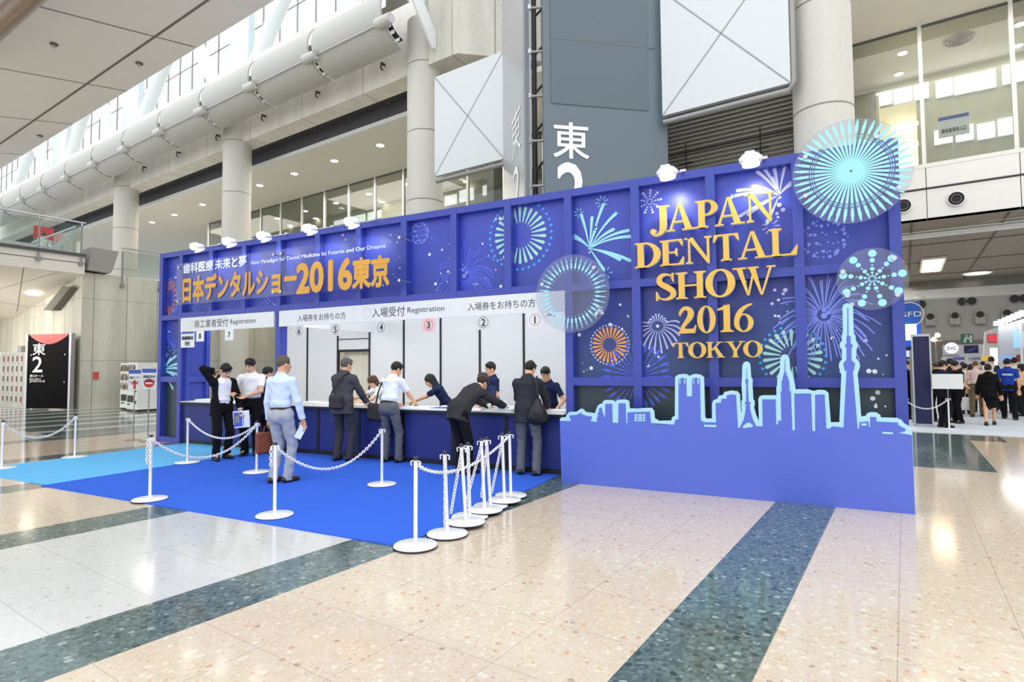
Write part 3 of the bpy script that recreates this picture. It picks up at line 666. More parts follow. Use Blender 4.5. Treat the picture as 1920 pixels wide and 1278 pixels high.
for p, r in (((1105.5, 465), .022), ((1105.5, 473), .014)): dot(*P(*p), r, WH)
c = P(1218, 378)
for k in range(9):
    for j in range(1, 5): t = R_(k * 40 + 5); dot(c[0] + math.cos(t) * .04 * j, c[1] + math.sin(t) * .04 * j, .005 + .0035 * j, LV_, 8)
fount((1461, 366), [(1432, 315), (1452, 316), (1473, 307), (1412, 349), (1383, 357), (1378, 367), (1448, 334), (1484, 342), (1484, 346), (1388, 405), (1403, 402), (1438, 418), (1420, 322), (1410, 392)], LV_, .045)
for p, r in (((1462, 370), .02), ((1461, 384), .03), ((1468, 393), .028), ((1457, 400), .02), ((1459, 407), .018), ((1372, 370), .02), ((1372, 366), .012)): dot(*P(*p), r, LV_)
spark((1445, 424), LV_, .1, 9, 200)
sphere(P(1546, 447), .25, PB)
c = P(1143, 646); ring(c, .1, .245, 24, .012, .035, OR, .285, 36, LV_, .014)
c = P(1233, 611)
for i in range(22):
    t = 2 * math.pi * i / 22; s_ = .32 if math.sin(t) < .3 else .17; s_ *= 1.0 if abs(math.cos(t)) > .3 or math.sin(t) > 0 else 1.15
    stroke(curve((c[0] + math.cos(t) * .08, c[1] + math.sin(t) * .07), (c[0] + math.cos(t) * s_ * .7, c[1] + math.sin(t) * s_ * .7 + .03), (c[0] + math.cos(t) * s_ * .95, c[1] + math.sin(t) * s_ - .05 * abs(math.cos(t)))), .008, .026, LV_)
dot(c[0], c[1], .022, WH)
rays(P(1194, 706), .52, 30, RB, .024)
c = P(1485, 668); ring(c, .13, .32, 22, .012, .045, TQ, .375, 30, DB, .019)
c = P(1545, 590); burst(c, .56, 56, PB, .3, .14, .016)
for dx, dz, r in ((0, .06, .027), (.045, .025, .027), (0, -.01, .036), (.035, .085, .012)): dot(c[0] + dx, c[1] + dz, r, PB, 14)
c = P(320, 559); ring(c, .2, .4, 18, .012, .032, OR, .46, 30, LV_, .012, ex=.5)
rays(P(336, 615), .55, 22, RB, .03, 100, 260, .45)
fount((306, 697), [(312, 665), (329, 668), (320, 672), (333, 682), (334, 690), (332, 702), (326, 703), (324, 728)], CY, .06); spark((313, 657), CY, .12, 6); spark((330, 662), CY, .1, 6)
rays(P(385, 562), .5, 14, RB, .022, 200, 320, .4); rays(P(480, 540), .9, 12, PB, .024, 225, 335, .4); rays(P(566, 452), .5, 16, LV_, .018, 20, 170, .4)
rays(P(500, 560), .55, 10, RB, .02, 235, 320, .35)
for (x0, x1, y0, y1, n_, m_) in ((1075, 1180, 570, 640, 14, WH), (1560, 1665, 570, 745, 16, WH), (1075, 1110, 680, 706, 5, WH), (925, 944, 400, 540, 6, WH), (560, 600, 470, 570, 9, PB), (640, 750, 440, 545, 14, LV_), (1440, 1485, 540, 610, 10, LV_), (1620, 1660, 730, 800, 5, WH), (303, 333, 490, 530, 6, WH), (1210, 1260, 640, 690, 5, LV_), (800, 843, 430, 540, 6, WH), (303, 325, 600, 640, 5, WH)):
    for k in range(n_): dot(*P(random.uniform(x0, x1), random.uniform(y0, y1)), random.choice((.008, .012, .02, .028)), m_, 8)
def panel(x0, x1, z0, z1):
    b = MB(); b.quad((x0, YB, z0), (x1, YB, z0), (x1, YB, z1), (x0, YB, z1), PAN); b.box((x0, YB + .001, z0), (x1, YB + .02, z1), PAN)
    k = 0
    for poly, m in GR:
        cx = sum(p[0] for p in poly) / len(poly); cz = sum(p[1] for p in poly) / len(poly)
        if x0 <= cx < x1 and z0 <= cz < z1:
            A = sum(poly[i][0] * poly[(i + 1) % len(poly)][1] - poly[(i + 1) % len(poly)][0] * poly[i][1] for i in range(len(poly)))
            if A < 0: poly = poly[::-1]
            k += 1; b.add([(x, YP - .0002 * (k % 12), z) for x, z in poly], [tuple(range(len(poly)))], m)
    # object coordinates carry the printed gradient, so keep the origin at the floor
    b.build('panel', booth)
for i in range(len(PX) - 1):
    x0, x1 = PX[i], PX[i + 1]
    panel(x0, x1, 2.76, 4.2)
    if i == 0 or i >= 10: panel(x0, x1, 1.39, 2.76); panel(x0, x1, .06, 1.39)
# inner side wall left of the open bay
for y0, y1 in ((7.96, 8.52),):
    b = MB(); b.box((-12.22, y0, 0), (-12.2, y1, 2.72), BLUE); b.build('side_sheet', booth)
for y0, y1, z0, z1 in ((7.98, 8.04, 0, 2.72), (8.44, 8.53, 0, 2.72), (8.04, 8.44, 1.33, 1.45), (8.04, 8.44, 2.6, 2.72)):
    b = MB(); b.box((-12.2, y0, z0), (-12.13, y1, z1), BLUE); b.build('side_rail', booth)
# white interior partition with black seams
part = thing('white_partition', 'white panel partition with black seams standing behind the registration counter', 'partition', (-7, 10.55, 0))
YW = 10.55; SX = [-12.25, -11.22, -10.2, -9.2, -8.19, -7.18, -6.18, -5.14, -4.12, -3.1]
for i in range(len(SX) - 1):
    z0 = 2.06 if i == 2 else 0
    b = MB(); b.box((SX[i] + .022, YW, z0), (SX[i + 1] - .022, YW + .04, 3.5), WHITE2); b.build('panel', part)
for i in range(1, len(SX)):
    b = MB(); b.box((SX[i] - .024, YW - .012, 0), (SX[i] + .024, YW + .045, 3.5), DARK); b.build('seam_post', part)
b = MB(); b.box((-10.2, YW - .012, 2.0), (-9.2, YW + .04, 2.06), DARK); b.box((-10.2, YW - .012, 2.3), (-9.2, YW + .01, 2.32), DARK); b.build('lintel', part)
b = MB(); b.box((-9.13, 8.1, 2.45), (-9.1, YW, 2.72), WHITE2); b.build('top_strip', part)
b = MB(); n = 40
b.add([(-10.18 + .96 * i / n, 10.75 + .03 * math.sin(i * 1.25) + .012 * math.sin(i * .5), z) for z in (.02, 2.04) for i in range(n + 1)], [(i, i + 1, n + 2 + i, n + 1 + i) for i in range(n)], M('cream_curtain', 'e9e6d4', .8), True)
tag(b.build('door_curtain'), 'cream curtain hanging in the doorway of the white partition', 'curtain')
b = MB(); b.cyl((-10.18, 10.75, 2.05), (-9.2, 10.75, 2.05), .012, STEEL, n=8); tag(b.build('curtain_rail'), 'thin steel rail carrying the cream doorway curtain', 'rail')
# header boards
def header(lb, x0, x1):
    t = thing('header_board', lb, 'sign', ((x0 + x1) / 2, YF - .03, 2.425)); b = MB(); b.box((x0, YF - .035, 2.425), (x1, YF - .003, 2.73), WHITE2); b.build('board', t); return t
INK = M('ink', '2b3040', .6); fh = lambda a, z: (a, YF - .037, z)
def hx(x, y): p = bp(x, y, YF - .037); return p.x, p.z
def htext(t, body, x0, x1, off=.004, zc=2.578, hh=.085):
    b = MB(); put_text(b, body, fh, (hx(x0, 590)[0], hx(x1, 590)[0], zc - hh, zc + hh), INK, off); b.build('lettering', t)
def hring(t, px):
    x = hx(px, 590)[0]; b = MB(); n = 30
    b.add([(x + r * math.cos(2 * math.pi * i / n), YF - .037, 2.575 + r * math.sin(2 * math.pi * i / n)) for r in (.085, .096) for i in range(n)], [(i, (i + 1) % n, n + (i + 1) % n, n + i) for i in range(n)], M('pale_ring', 'ccd8de', .5)); b.build('ring_mark', t)
t = header('white header board over the left counter reading 商工業者受付 Registration', -12.2, -9.285); htext(t, '商工業者受付', 365, 428); htext(t, 'Registration', 432, 479, .002, 2.565, .065); hring(t, 357.5)
t = header('long white header board over the main counter reading 入場受付 Registration', -9.135, -3.16)
htext(t, '入場券をお持ちの方', 558, 648, 0, 2.565, .065); hring(t, 687.5); htext(t, '入場受付', 697.5, 759); htext(t, 'Registration', 764, 833, .002, 2.57, .06); htext(t, '入場券をお持ちの方', 877, 1004, .001, 2.575, .065)
# number sheets hung under the header
PINK = M('pink_paper', 'f1c9c8', .6); GREYP = M('grey_paper', 'dedede', .6)
NSL = {'8': 'small white paper sheet hanging beside the white notice under the left header', '7': 'small white paper sheet alone in the middle below the left header', '6': 'grey numbered sheet hanging leftmost below the long header board', '5': 'grey numbered sheet hanging over the curtained doorway', '4': 'grey numbered sheet hanging left of the pink one', '3': 'pink numbered sheet with red ring hanging below the long header', '2': 'grey numbered sheet hanging right of the pink one', '1': 'white numbered sheet with red ring at the right end of the long header'}
for body, px, m in (('8', 375.5, PAPER), ('7', 430, PAPER), ('6', 561, GREYP), ('5', 629, GREYP), ('4', 715, GREYP), ('3', 803.5, PINK), ('2', 906.5, GREYP), ('1', 1003, PAPER)):
    x = bp(px, 600, YF - .05).x; t = thing('number_sheet', NSL[body], 'sheet', (x, YF - .045, 2.2))
    b = MB(); b.box((x - .13, YF - .05, 2.2), (x + .13, YF - .046, 2.43), m); b.build('paper', t)
    b = MB(); put_text(b, body, lambda a, z: (a, YF - .052, z), (x - .05, x + .05, 2.26, 2.37), INK, .012, True)
    if body not in '78':
        n = 24; cl = M('red_ring', 'b86a66', .6) if body in '13' else INK
        b.add([(x + r * math.cos(2 * math.pi * i / n), YF - .052, 2.315 + r * math.sin(2 * math.pi * i / n)) for r in (.083, .09) for i in range(n)], [(i, (i + 1) % n, n + (i + 1) % n, n + i) for i in range(n)], cl)
    b.build('lettering', t)
p0 = bp(345, 624, YF - .06); t = thing('notice_sheet', 'white notice sheet with blue strip hanging at the left end of the header', 'sheet', (-12.05, YF - .06, 2.1))
b = MB(); b.box((-12.14, YF - .06, 2.08), (-11.68, YF - .055, 2.44), PAPER); b.box((-12.12, YF - .062, 2.375), (-11.7, YF - .06, 2.425), M('blue_strip', '4d63b4', .5)); b.build('paper', t)
b = MB(); put_text(b, '報道関係者', lambda a, z: (a, YF - .063, z), (-12.1, -11.72, 2.245, 2.325), INK, .02); put_text(b, '受付', lambda a, z: (a, YF - .063, z), (-11.99, -11.83, 2.12, 2.21), INK, .01); b.build('lettering', t)
# ---- counters
def counter(lb, x0, x1, n):
    t = thing('registration_counter', lb, 'counter', ((x0 + x1) / 2, 8.2, 0))
    b = MB(); b.box((x0, 7.86, .86), (x1, 8.5, .9), DARK); b.box((x0, 7.87, .9), (x1, 8.49, .915), WHITE2); b.build('counter_top', t)
    w = (x1 - x0) / n
    for i in range(n):
        b = MB(); b.box((x0 + i * w + .03, 7.95, .09), (x0 + (i + 1) * w - .03, 7.97, .85), SKIRT); b.build('front_panel', t)
    b = MB()
    for i in range(n + 1): xx = x0 + i * w; b.box((max(x0, xx - .03), 7.94, 0), (min(x1, xx + .03), 7.98, .86), DARK)
    b.box((x0, 7.945, .0), (x1, 7.98, .09), DARK); b.box((x0, 7.98, 0), (x0 + .03, 8.45, .86), DARK); b.box((x1 - .03, 7.98, 0), (x1, 8.45, .86), DARK); b.build('frame', t)
counter('short navy registration counter with white top under the left header', -12.18, -9.25, 3)
counter('long navy registration counter with white top under the main header', -9.16, -3.19, 6)
# ---- carpets
def carpet_mat(n, c):
    m = M(n, c, .95, var=.1, scale=120, spec=.1, bump=.3); return m
b = MB(); b.box((-9.5, 4.18, 0), (-3.29, 7.98, .012), carpet_mat('royal_carpet', '3c6bdc')); tag(b.build('royal_blue_carpet'), 'royal blue carpet laid in front of the registration counter', 'carpet')
b = MB(); b.box((-12.08, 4.24, 0), (-9.502, 7.98, .012), carpet_mat('sky_carpet', '6fc2f6')); tag(b.build('sky_blue_carpet'), 'light sky blue carpet strip left of the royal blue carpet', 'carpet')
# ---- acrylic name sign
t = thing('acrylic_sign', 'wide clear acrylic sign with white and gold Japanese title on the blue wall', 'sign', (-8.95, 7.62, 2.98))
b = MB(); b.box((-12.0, 7.615, 2.98), (-8.9, 7.625, 3.87), ACR); b.build('acrylic_sheet', t); b = MB(); b.box((-8.895, 7.615, 2.98), (-5.907, 7.625, 3.87), ACR); b.build('acrylic_sheet', t)
GOLDP = M('gold_print', 'e0a63c', .45, var=.08, scale=1.5); fa = lambda a, z: (a, 7.611, z)
def ab(x0, y0, x1, y1, yb0, yb1):
    q = [bp(x0, y0, 7.611), bp(x1, y1, 7.611), bp(x0, yb0, 7.611), bp(x1, yb1, 7.611)]; return (q[0].x, q[1].x, (q[2].z + q[3].z) / 2, (q[0].z + q[1].z) / 2)
for body, box, m, off in (('歯科医療', ab(344.5, 495, 400, 487, 513, 506), WH, .03), ('未来と夢', ab(404, 487, 462, 478, 506, 498), WH, .03), ('New Paradigm for Dental Medicine Its Futures and Our Dreams', ab(471, 487, 723, 459, 496, 469), WH, .018)):
    b = MB(); put_text(b, body, fa, box, m, off); b.build('lettering', t)
for body, box in (('日本デンタルショー', ab(344, 521, 556, 495, 566, 546)), ('2016', ab(558, 494, 659, 487, 548, 541)), ('東京', ab(662, 486, 729, 477, 541, 534))):
    b = MB(); put_text(b, body, fa, box, GOLDP, .042); b.build('lettering', t)
b = MB()
for x in (-11.9, -9.0, -8.8, -6.0):
    for z in (3.06, 3.78): b.cyl((x, 7.6, z), (x, 7.905, z), .014, STEEL, n=8); b.cyl((x, 7.595, z), (x, 7.614, z), .026, STEEL, n=12); b.build('standoff', t); b = MB()
# ---- clear discs with printed bursts
def disc(lb, cx, cz, R, y, kind):
    t = thing('acrylic_disc', lb, 'disc', (cx, y, cz - R)); n = 56
    b = MB(); b.prism([(cx + R * math.cos(2 * math.pi * i / n), cz + R * math.sin(2 * math.pi * i / n)) for i in range(n)], lambda a, z, d: (a, y + d, z), .008, ACRD); b.build('acrylic_sheet', t)
    global GR
    GR = []; c = (cx, cz)
    if kind == 1:
        for i in range(40):
            a = 2 * math.pi * i / 40; q = lambda s: (cx + R * s * math.cos(a), cz + R * s * math.sin(a))
            stroke([q(.64), q(.78)], .03, .02, CY); dot(*q(.6), .007, CY, 6)
            for s, r in ((.83, .012), (.875, .01), (.92, .007)): dot(*q(s), r, CY, 7)
    elif kind == 2:
        for i in range(44):
            a = 2 * math.pi * i / 44; q = lambda s: (cx + R * s * math.cos(a), cz + R * s * math.sin(a))
            stroke([q(.02), q(.62)], .012, .03, CY, False); stroke([q(.635), q(.655)], .034, .036, CY, False); stroke([q(.67), q(.69)], .036, .036, CY, False); stroke([q(.71), q(.86)], .028, .036, CY)
            for s, r in ((.905, .016), (.94, .012), (.97, .008)): dot(*q(s), r, CY, 8)
    else:
        for i in range(9):
            a = 2 * math.pi * i / 9 + .14; q = lambda s: (cx + R * s * math.cos(a), cz + R * s * math.sin(a))
            for s, r in ((.13, .008), (.2, .013), (.32, .022), (.44, .009), (.6, .026), (.82, .042)): dot(*q(s), r, CY, 14)
        for i in range(10): a = 2 * math.pi * i / 10; dot(cx + .03 * math.cos(a), cz + .03 * math.sin(a), .008, CY, 6)
    b = MB()
    for k, (poly, m) in enumerate(GR): 
        A = sum(poly[i][0] * poly[(i + 1) % len(poly)][1] - poly[(i + 1) % len(poly)][0] * poly[i][1] for i in range(len(poly)))
        b.add([(x, y - .001 - .0001 * (k % 5), z) for x, z in (poly if A > 0 else poly[::-1])], [tuple(range(len(poly)))], m)
    b.build('printed_burst', t)
    b = MB()
    for a in (45, 160, 215, 320) if kind != 2 else (205, 152, 330, 60):
        x, z = cx + R * .86 * math.cos(R_(a)), cz + R * .86 * math.sin(R_(a))
        if x > 1.0 or z > ZT: x = min(x, .95); z = min(z, ZT - .05)
        b.cyl((x, y - .015, z), (x, YF + .002, z), .013, STEEL, n=8); b.cyl((x, y - .022, z), (x, y - .002, z), .026, STEEL, n=12); b.build('standoff', t); b = MB()
YD = 7.62
for lb, px, py, xl, xr, k in (('clear acrylic disc with a ring of short pale blue rays at the header end', 1072, 550, 1005, 1143, 1), ('largest clear acrylic disc with a dense pale blue sunburst at the top right corner', 1600, 320, 1485, 1716, 2), ('clear acrylic disc with nine dotted blue arms on the right edge', 1643, 522, 1568, 1706, 3)):
    c = bp(px, py, YD); R = (bp(xr, py, YD).x - bp(xl, py, YD).x) / 2; disc(lb, (bp(xr, py, YD).x + bp(xl, py, YD).x) / 2, c.z, R, YD, k)
# ---- skyline board standing in front
YS = 7.5
def sk(ox, oy, sc, pts): return [(bp(ox + x / sc, oy + y / sc, YS).x, bp(ox + x / sc, oy + y / sc, YS).z) for x, y in pts]
c1 = lambda p: sk(1040, 680, 9.6, p); c2 = lambda p: sk(1220, 640, 7.386, p); c3 = lambda p: sk(1420, 640, 7.386, p); c4 = lambda p: sk(1540, 560, 4.917, p)
outer = [(-3.09, 0)] + c1([(95, 1000), (130, 980), (195, 985), (205, 950), (260, 885), (400, 880), (440, 840), (480, 825), (520, 850), (545, 885), (700, 905), (722, 920), (745, 840), (775, 770), (820, 735), (855, 735), (870, 690), (910, 668), (1040, 672), (1090, 712), (1110, 680), (1150, 662), (1280, 662), (1330, 690), (1345, 820), (1480, 825), (1620, 812), (1740, 812), (1785, 870), (1795, 1000), (1850, 1030)]) \
 + c2([(100, 1098), (285, 1095), (295, 1050), (335, 1025), (338, 490), (375, 460), (440, 448), (500, 455), (535, 478), (580, 455), (620, 447), (690, 460), (735, 490), (752, 1050), (770, 1068), (850, 1068), (850, 850), (870, 810), (920, 795), (945, 750), (1000, 740), (1020, 700), (1115, 678), (1200, 690), (1235, 730), (1252, 980), (1262, 980), (1255, 830), (1270, 800), (1258, 590), (1265, 500), (1270, 330), (1290, 290), (1325, 275), (1365, 290), (1380, 330), (1390, 490), (1412, 530), (1408, 600), (1420, 800), (1440, 830), (1440, 880), (1430, 910), (1460, 1020), (1500, 1105), (1490, 800), (1508, 758), (1545, 745)]) \
 + c3([(70, 745), (265, 745), (262, 640), (275, 600), (275, 520), (300, 440), (315, 380), (318, 230), (340, 190), (380, 175), (420, 190), (442, 230), (455, 380), (480, 440), (505, 520), (525, 620), (530, 660), (700, 662), (780, 685), (850, 668), (940, 675), (985, 710), (1000, 900), (1018, 1115)]) \
 + c4([(85, 1138), (167, 1138), (185, 700), (160, 620), (170, 580), (190, 560), (190, 470), (168, 440), (170, 410), (190, 390), (190, 330), (200, 310), (195, 70), (215, 48), (240, 42), (270, 48), (292, 75), (298, 310), (315, 340), (318, 385), (338, 425), (325, 465), (320, 545), (350, 580), (358, 620), (335, 690), (350, 850), (368, 1085), (410, 1080), (425, 1055), (460, 1045), (510, 1048), (545, 1070), (550, 1095), (700, 1098), (740, 1115), (760, 1145), (815, 1175), (830, 1210), (840, 1250)]) + [(.985, 0)]
inner = [(-3.089, .001)] + c1([(95, 1045), (290, 1045), (290, 1010), (265, 975), (265, 945), (400, 935), (470, 895), (500, 925), (560, 950), (670, 965), (670, 1000), (640, 1045), (760, 1065), (760, 990), (780, 960), (775, 900), (800, 870), (800, 820), (825, 800), (855, 825), (860, 880), (885, 925), (890, 960), (910, 990), (912, 735), (1035, 735), (1045, 1075), (1145, 1080), (1150, 725), (1278, 728), (1290, 1085), (1310, 1090), (1310, 890), (1715, 875), (1735, 1085), (1800, 1080), (1830, 1105)]) \
 + c2([(70, 1145), (325, 1150), (345, 1078), (385, 1078), (388, 520), (440, 500), (495, 515), (500, 758), (572, 758), (575, 515), (625, 500), (682, 515), (695, 1090), (740, 1115), (905, 1120), (900, 850), (975, 848), (978, 795), (1052, 790), (1055, 745), (1115, 732), (1182, 738), (1210, 1195), (1230, 1195), (1245, 1165), (1290, 1080), (1315, 950), (1320, 870), (1305, 860), (1305, 840), (1322, 835), (1325, 600), (1312, 560), (1315, 520), (1327, 515), (1328, 380), (1333, 380), (1334, 515), (1348, 520), (1350, 560), (1345, 600), (1358, 835), (1382, 840), (1382, 865), (1372, 870), (1380, 950), (1410, 1060), (1460, 1170), (1545, 1175)]) \
 + c3([(75, 1150), (68, 800), (255, 800), (262, 1145), (288, 1148), (290, 1095), (332, 1095), (325, 690), (335, 640), (338, 540), (352, 530), (352, 480), (365, 470), (368, 430), (378, 420), (380, 250), (386, 250), (388, 420), (402, 430), (405, 470), (425, 490), (428, 530), (442, 540), (445, 640), (465, 690), (485, 1225), (522, 1228), (512, 720), (745, 718), (762, 1235), (802, 1240), (800, 735), (932, 732), (955, 1205), (1000, 1205), (1030, 1180)]) \
 + c4([(105, 1175), (205, 1185), (232, 680), (232, 665), (215, 660), (202, 595), (222, 570), (232, 565), (232, 455), (215, 430), (232, 410), (232, 345), (240, 340), (240, 82), (248, 82), (250, 340), (270, 345), (270, 410), (292, 430), (278, 455), (278, 565), (312, 595), (298, 660), (290, 670), (335, 1195), (348, 1200), (352, 1135), (435, 1130), (438, 1180), (450, 1180), (450, 1088), (505, 1088), (508, 1130), (710, 1140), (705, 1160), (780, 1200), (770, 1220), (710, 1235), (835, 1255)]) + [(.984, .001)]
SKC = M('skyline_pale', 'a9daf0', .45, var=.02); SKB = M('skyline_blue', '566cd2', .42, var=.03)
t = thing('skyline_board', 'low blue city skyline cut-out board with pale blue outline before the right wall', 'board', (-1.05, YS, 0))
fs_ = lambda a, z, d: (a, YS + d, z)
b = MB(); b.prism(outer, fs_, .035, SKC, M('board_edge', 'e4ecf2', .5)); b.build('pale_backing', t)
b = MB(); b.prism(inner, lambda a, z, d: (a, YS - .003 + d, z), .003, SKB)
f5 = lambda a, z, d: (a, YS - .005 + d, z)
for q_ in ([(400, 520), (412, 520), (412, 585), (400, 585)], [(465, 520), (480, 520), (482, 585), (467, 585)], [(590, 522), (603, 522), (603, 585), (590, 585)], [(650, 520), (668, 520), (668, 588), (652, 588)], [(738, 1150), (910, 1155), (908, 1185), (738, 1178)], [(1270, 1195), (1290, 1160), (1325, 1130), (1365, 1122), (1405, 1145), (1418, 1165), (1405, 1185), (1335, 1190), (1320, 1198)]): b.prism(c2(q_), f5, 0, SKC)
for ix in (1440, 1498, 1540, 1590):
    for iy in (920, 965, 1012): w_ = 40 if ix in (1440, 1590) else 34; b.prism(c1([(ix, iy), (ix + w_, iy), (ix + w_, iy + 36), (ix, iy + 36)]), f5, 0, SKC)
for q_ in ([(320, 640), (340, 645), (340, 690), (322, 688)], [(446, 645), (465, 640), (463, 688), (446, 688)]): b.prism(c3(q_), f5, 0, SKC)
for q_ in ([(560, 1225), (660, 1230), (660, 1247), (562, 1243)], [(368, 1148), (415, 1146), (417, 1168), (370, 1168)]): b.prism(c4(q_), f5, 0, SKC)
b.build('blue_face', t)
b = MB()
for x in (-2.6, -1.0, .5): b.box((x, YS + .035, 0), (x + .05, YF, .06), GREYM); b.box((x, YS + .035, .0), (x + .05, YS + .06, .7), GREYM)
b.build('rear_prop', t)
# ---- raised gold letters
GOLD = M('gold_letter', 'e0b552', .35, .12, var=.1, scale=2.5); CRM = M('letter_edge_cream', 'f6edd8', .4)
def ell(cx, cy_, ax, ay, bx, by, a0=0, a1=360, n=22, dx=0):
    o = []
    for i in range(n):
        A_ = R_(a0 + (a1 - a0) * i / n); B_ = R_(a0 + (a1 - a0) * (i + 1) / n)
        o.append([(cx + ax * math.cos(A_), cy_ + ay * math.sin(A_)), (cx + ax * math.cos(B_), cy_ + ay * math.sin(B_)), (cx + dx + bx * math.cos(B_), cy_ + by * math.sin(B_)), (cx + dx + bx * math.cos(A_), cy_ + by * math.sin(A_))])
    return o
def rc(x0, y0, x1, y1): return [(x0, y0), (x1, y0), (x1, y1), (x0, y1)]
def wst(pts):   # variable-width stroke (x, y, w)
    o = []; L = []; Rr = []
    for i, (x, y, w) in enumerate(pts):
        a = pts[max(i - 1, 0)]; c = pts[min(i + 1, len(pts) - 1)]; d = Vector((c[0] - a[0], c[1] - a[1])).normalized()
        L.append((x - d.y * w / 2, y + d.x * w / 2)); Rr.append((x + d.y * w / 2, y - d.x * w / 2))
    for i in range(len(pts) - 1): o.append([L[i], L[i + 1], Rr[i + 1], Rr[i]])
    return o
def sm_(pts, n=4):   # Catmull-Rom through (x, y, w)
    o = []
    for i in range(len(pts) - 1):
        p = [np.array(pts[max(0, min(len(pts) - 1, i + j))], float) for j in (-1, 0, 1, 2)]
        for k in range(n):
            t_ = k / n; o.append(tuple(.5 * (2 * p[1] + (p[2] - p[0]) * t_ + (2 * p[0] - 5 * p[1] + 4 * p[2] - p[3]) * t_ ** 2 + (3 * p[1] - p[0] - 3 * p[2] + p[3]) * t_ ** 3)))
    return o + [tuple(pts[-1])]
def bl(n, r): return [(n[0] + r * math.cos(2 * math.pi * i / 14), n[1] + r * math.sin(2 * math.pi * i / 14)) for i in range(14)]
s5 = .05
def foot(x0, x1, y): return [rc(x0 - .1, y, x1 + .1, y + s5), [(x0 - .05, y + (s5 if y < .5 else 0)), (x1 + .05, y + (s5 if y < .5 else 0)), (x1, y + (.1 if y < .5 else -.05)), (x0, y + (.1 if y < .5 else -.05))]]
def stem(x, w=.2): return [rc(x, 0, x + w, 1)] + foot(x, x + w, 0) + foot(x, x + w, 1 - s5)
GL = {
 'J': [rc(.36, .25, .58, 1)] + foot(.36, .58, 1 - s5) + wst(sm_([(.47, .3, .22), (.45, .1, .2), (.36, -.04, .12), (.24, -.1, .06), (.12, -.06, .05), (.06, .04, .06)])) + [bl((.13, .06), .1)],
 'A': [[(.42, 1), (.54, 1), (.9, .04), (.66, .04)], [(.42, 1), (.48, 1), (.16, .04), (.08, .04)], rc(.24, .3, .72, .36)] + [rc(-.02, 0, .28, s5), rc(.55, 0, 1.02, s5)],
 'P': stem(.1) + ell(.36, .72, .36, .28, .16, .225, -92, 92, 16) + [rc(.28, .945, .38, 1), rc(.28, .44, .38, .495)],
 'N': [[(.12, 1), (.32, 1), (.94, -.04), (.9, -.04)], [(.1, 1), (.3, 1), (.92, .12), (.92, -.04), (.88, -.04)], rc(.13, .03, .2, .96), rc(.86, -.02, .94, .97)] + foot(.13, .2, 0) + foot(.86, .94, 1 - s5) + [rc(-.02, .95, .2, 1)],
 'D': stem(.1) + ell(.34, .5, .56, .5, .33, .44, -92, 92, 22) + [rc(.28, .94, .38, 1), rc(.28, 0, .38, .06)],
 'E': stem(.1) + [rc(.28, .94, .82, 1), rc(.28, 0, .84, .06), rc(.28, .48, .6, .535), [(.82, 1), (.82, .74), (.79, .74), (.68, .94)], [(.86, .3), (.84, 0), (.68, .06), (.83, .3)], [(.62, .66), (.62, .36), (.59, .36), (.52, .48), (.52, .535), (.59, .66)]],
 'T': [rc(.4, 0, .6, 1)] + foot(.4, .6, 0) + [rc(.06, .94, .94, 1), [(.06, 1), (.02, .72), (.06, .72), (.2, .94)], [(.94, 1), (.98, .72), (.94, .72), (.8, .94)]],
 'L': stem(.1) + [rc(.28, 0, .86, .06), [(.9, .36), (.86, 0), (.66, .06), (.87, .36)]],
 'S': wst(sm_([(.7, .76, .02), (.66, .88, .05), (.52, .965, .07), (.3, .94, .13), (.19, .77, .19), (.28, .61, .21), (.5, .48, .22), (.68, .34, .21), (.72, .18, .19), (.58, .055, .12), (.38, .02, .07), (.2, .09, .05), (.11, .28, .02)], 5)) + [[(.74, 1.02), (.74, .68), (.71, .68), (.62, .9), (.7, 1.02)], [(.07, -.02), (.07, .33), (.1, .33), (.2, .1), (.11, -.02)]],
 'H': stem(.1) + stem(.74) + [rc(.2, .47, .84, .53)],
 'O': ell(.5, .5, .48, .52, .25, .46, 0, 360, 34),
 'W': [[(.08, 1), (.26, 1), (.46, -.02), (.41, -.02)], [(.41, -.02), (.46, -.02), (.62, .72), (.58, .86)], [(.46, 1), (.66, 1), (.86, -.02), (.81, -.02)], [(.81, -.02), (.86, -.02), (1.16, 1), (1.09, 1)], rc(-.02, .95, .38, 1), rc(.42, .95, .76, 1), rc(1.0, .95, 1.26, 1)],
 '2': wst(sm_([(.08, .68, .04), (.1, .8, .1), (.24, .95, .13), (.42, .93, .17), (.5, .76, .22), (.44, .58, .2), (.3, .4, .14), (.12, .16, .1)], 4)) + [[(.02, 0), (.64, 0), (.7, .3), (.66, .3), (.6, .17), (.14, .17)], [(.02, 0), (.02, .05), (.2, .25), (.3, .17)]],
 '0': ell(.5, .5, .44, .52, .19, .47, 0, 360, 32),
 '1': [rc(.32, 0, .54, 1), [(.1, .82), (.1, .87), (.48, 1.02), (.54, 1.02), (.36, .84)]] + foot(.3, .56, 0),
 '6': ell(.46, .32, .42, .34, .2, .29, 0, 360, 28) + wst(sm_([(.84, 1.0, .05), (.6, .93, .1), (.36, .78, .17), (.2, .56, .21), (.15, .34, .22)], 4)),
 'K': stem(.1) + [[(.3, .5), (.76, 1), (.86, 1), (.34, .42)], [(.42, .62), (.62, .62), (1.0, .03), (.72, .03)], [(.42, .62), (.56, .72), (.66, .56)], rc(.6, .95, .98, 1), rc(.62, 0, 1.08, s5)],
 'Y': [[(.08, 1), (.3, 1), (.6, .44), (.42, .4)], [(.86, 1), (.94, 1), (.6, .4), (.53, .46)], rc(.41, 0, .61, .45), rc(-.04, .95, .42, 1), rc(.72, .95, 1.06, 1)] + foot(.41, .61, 0)}
YL = 7.80
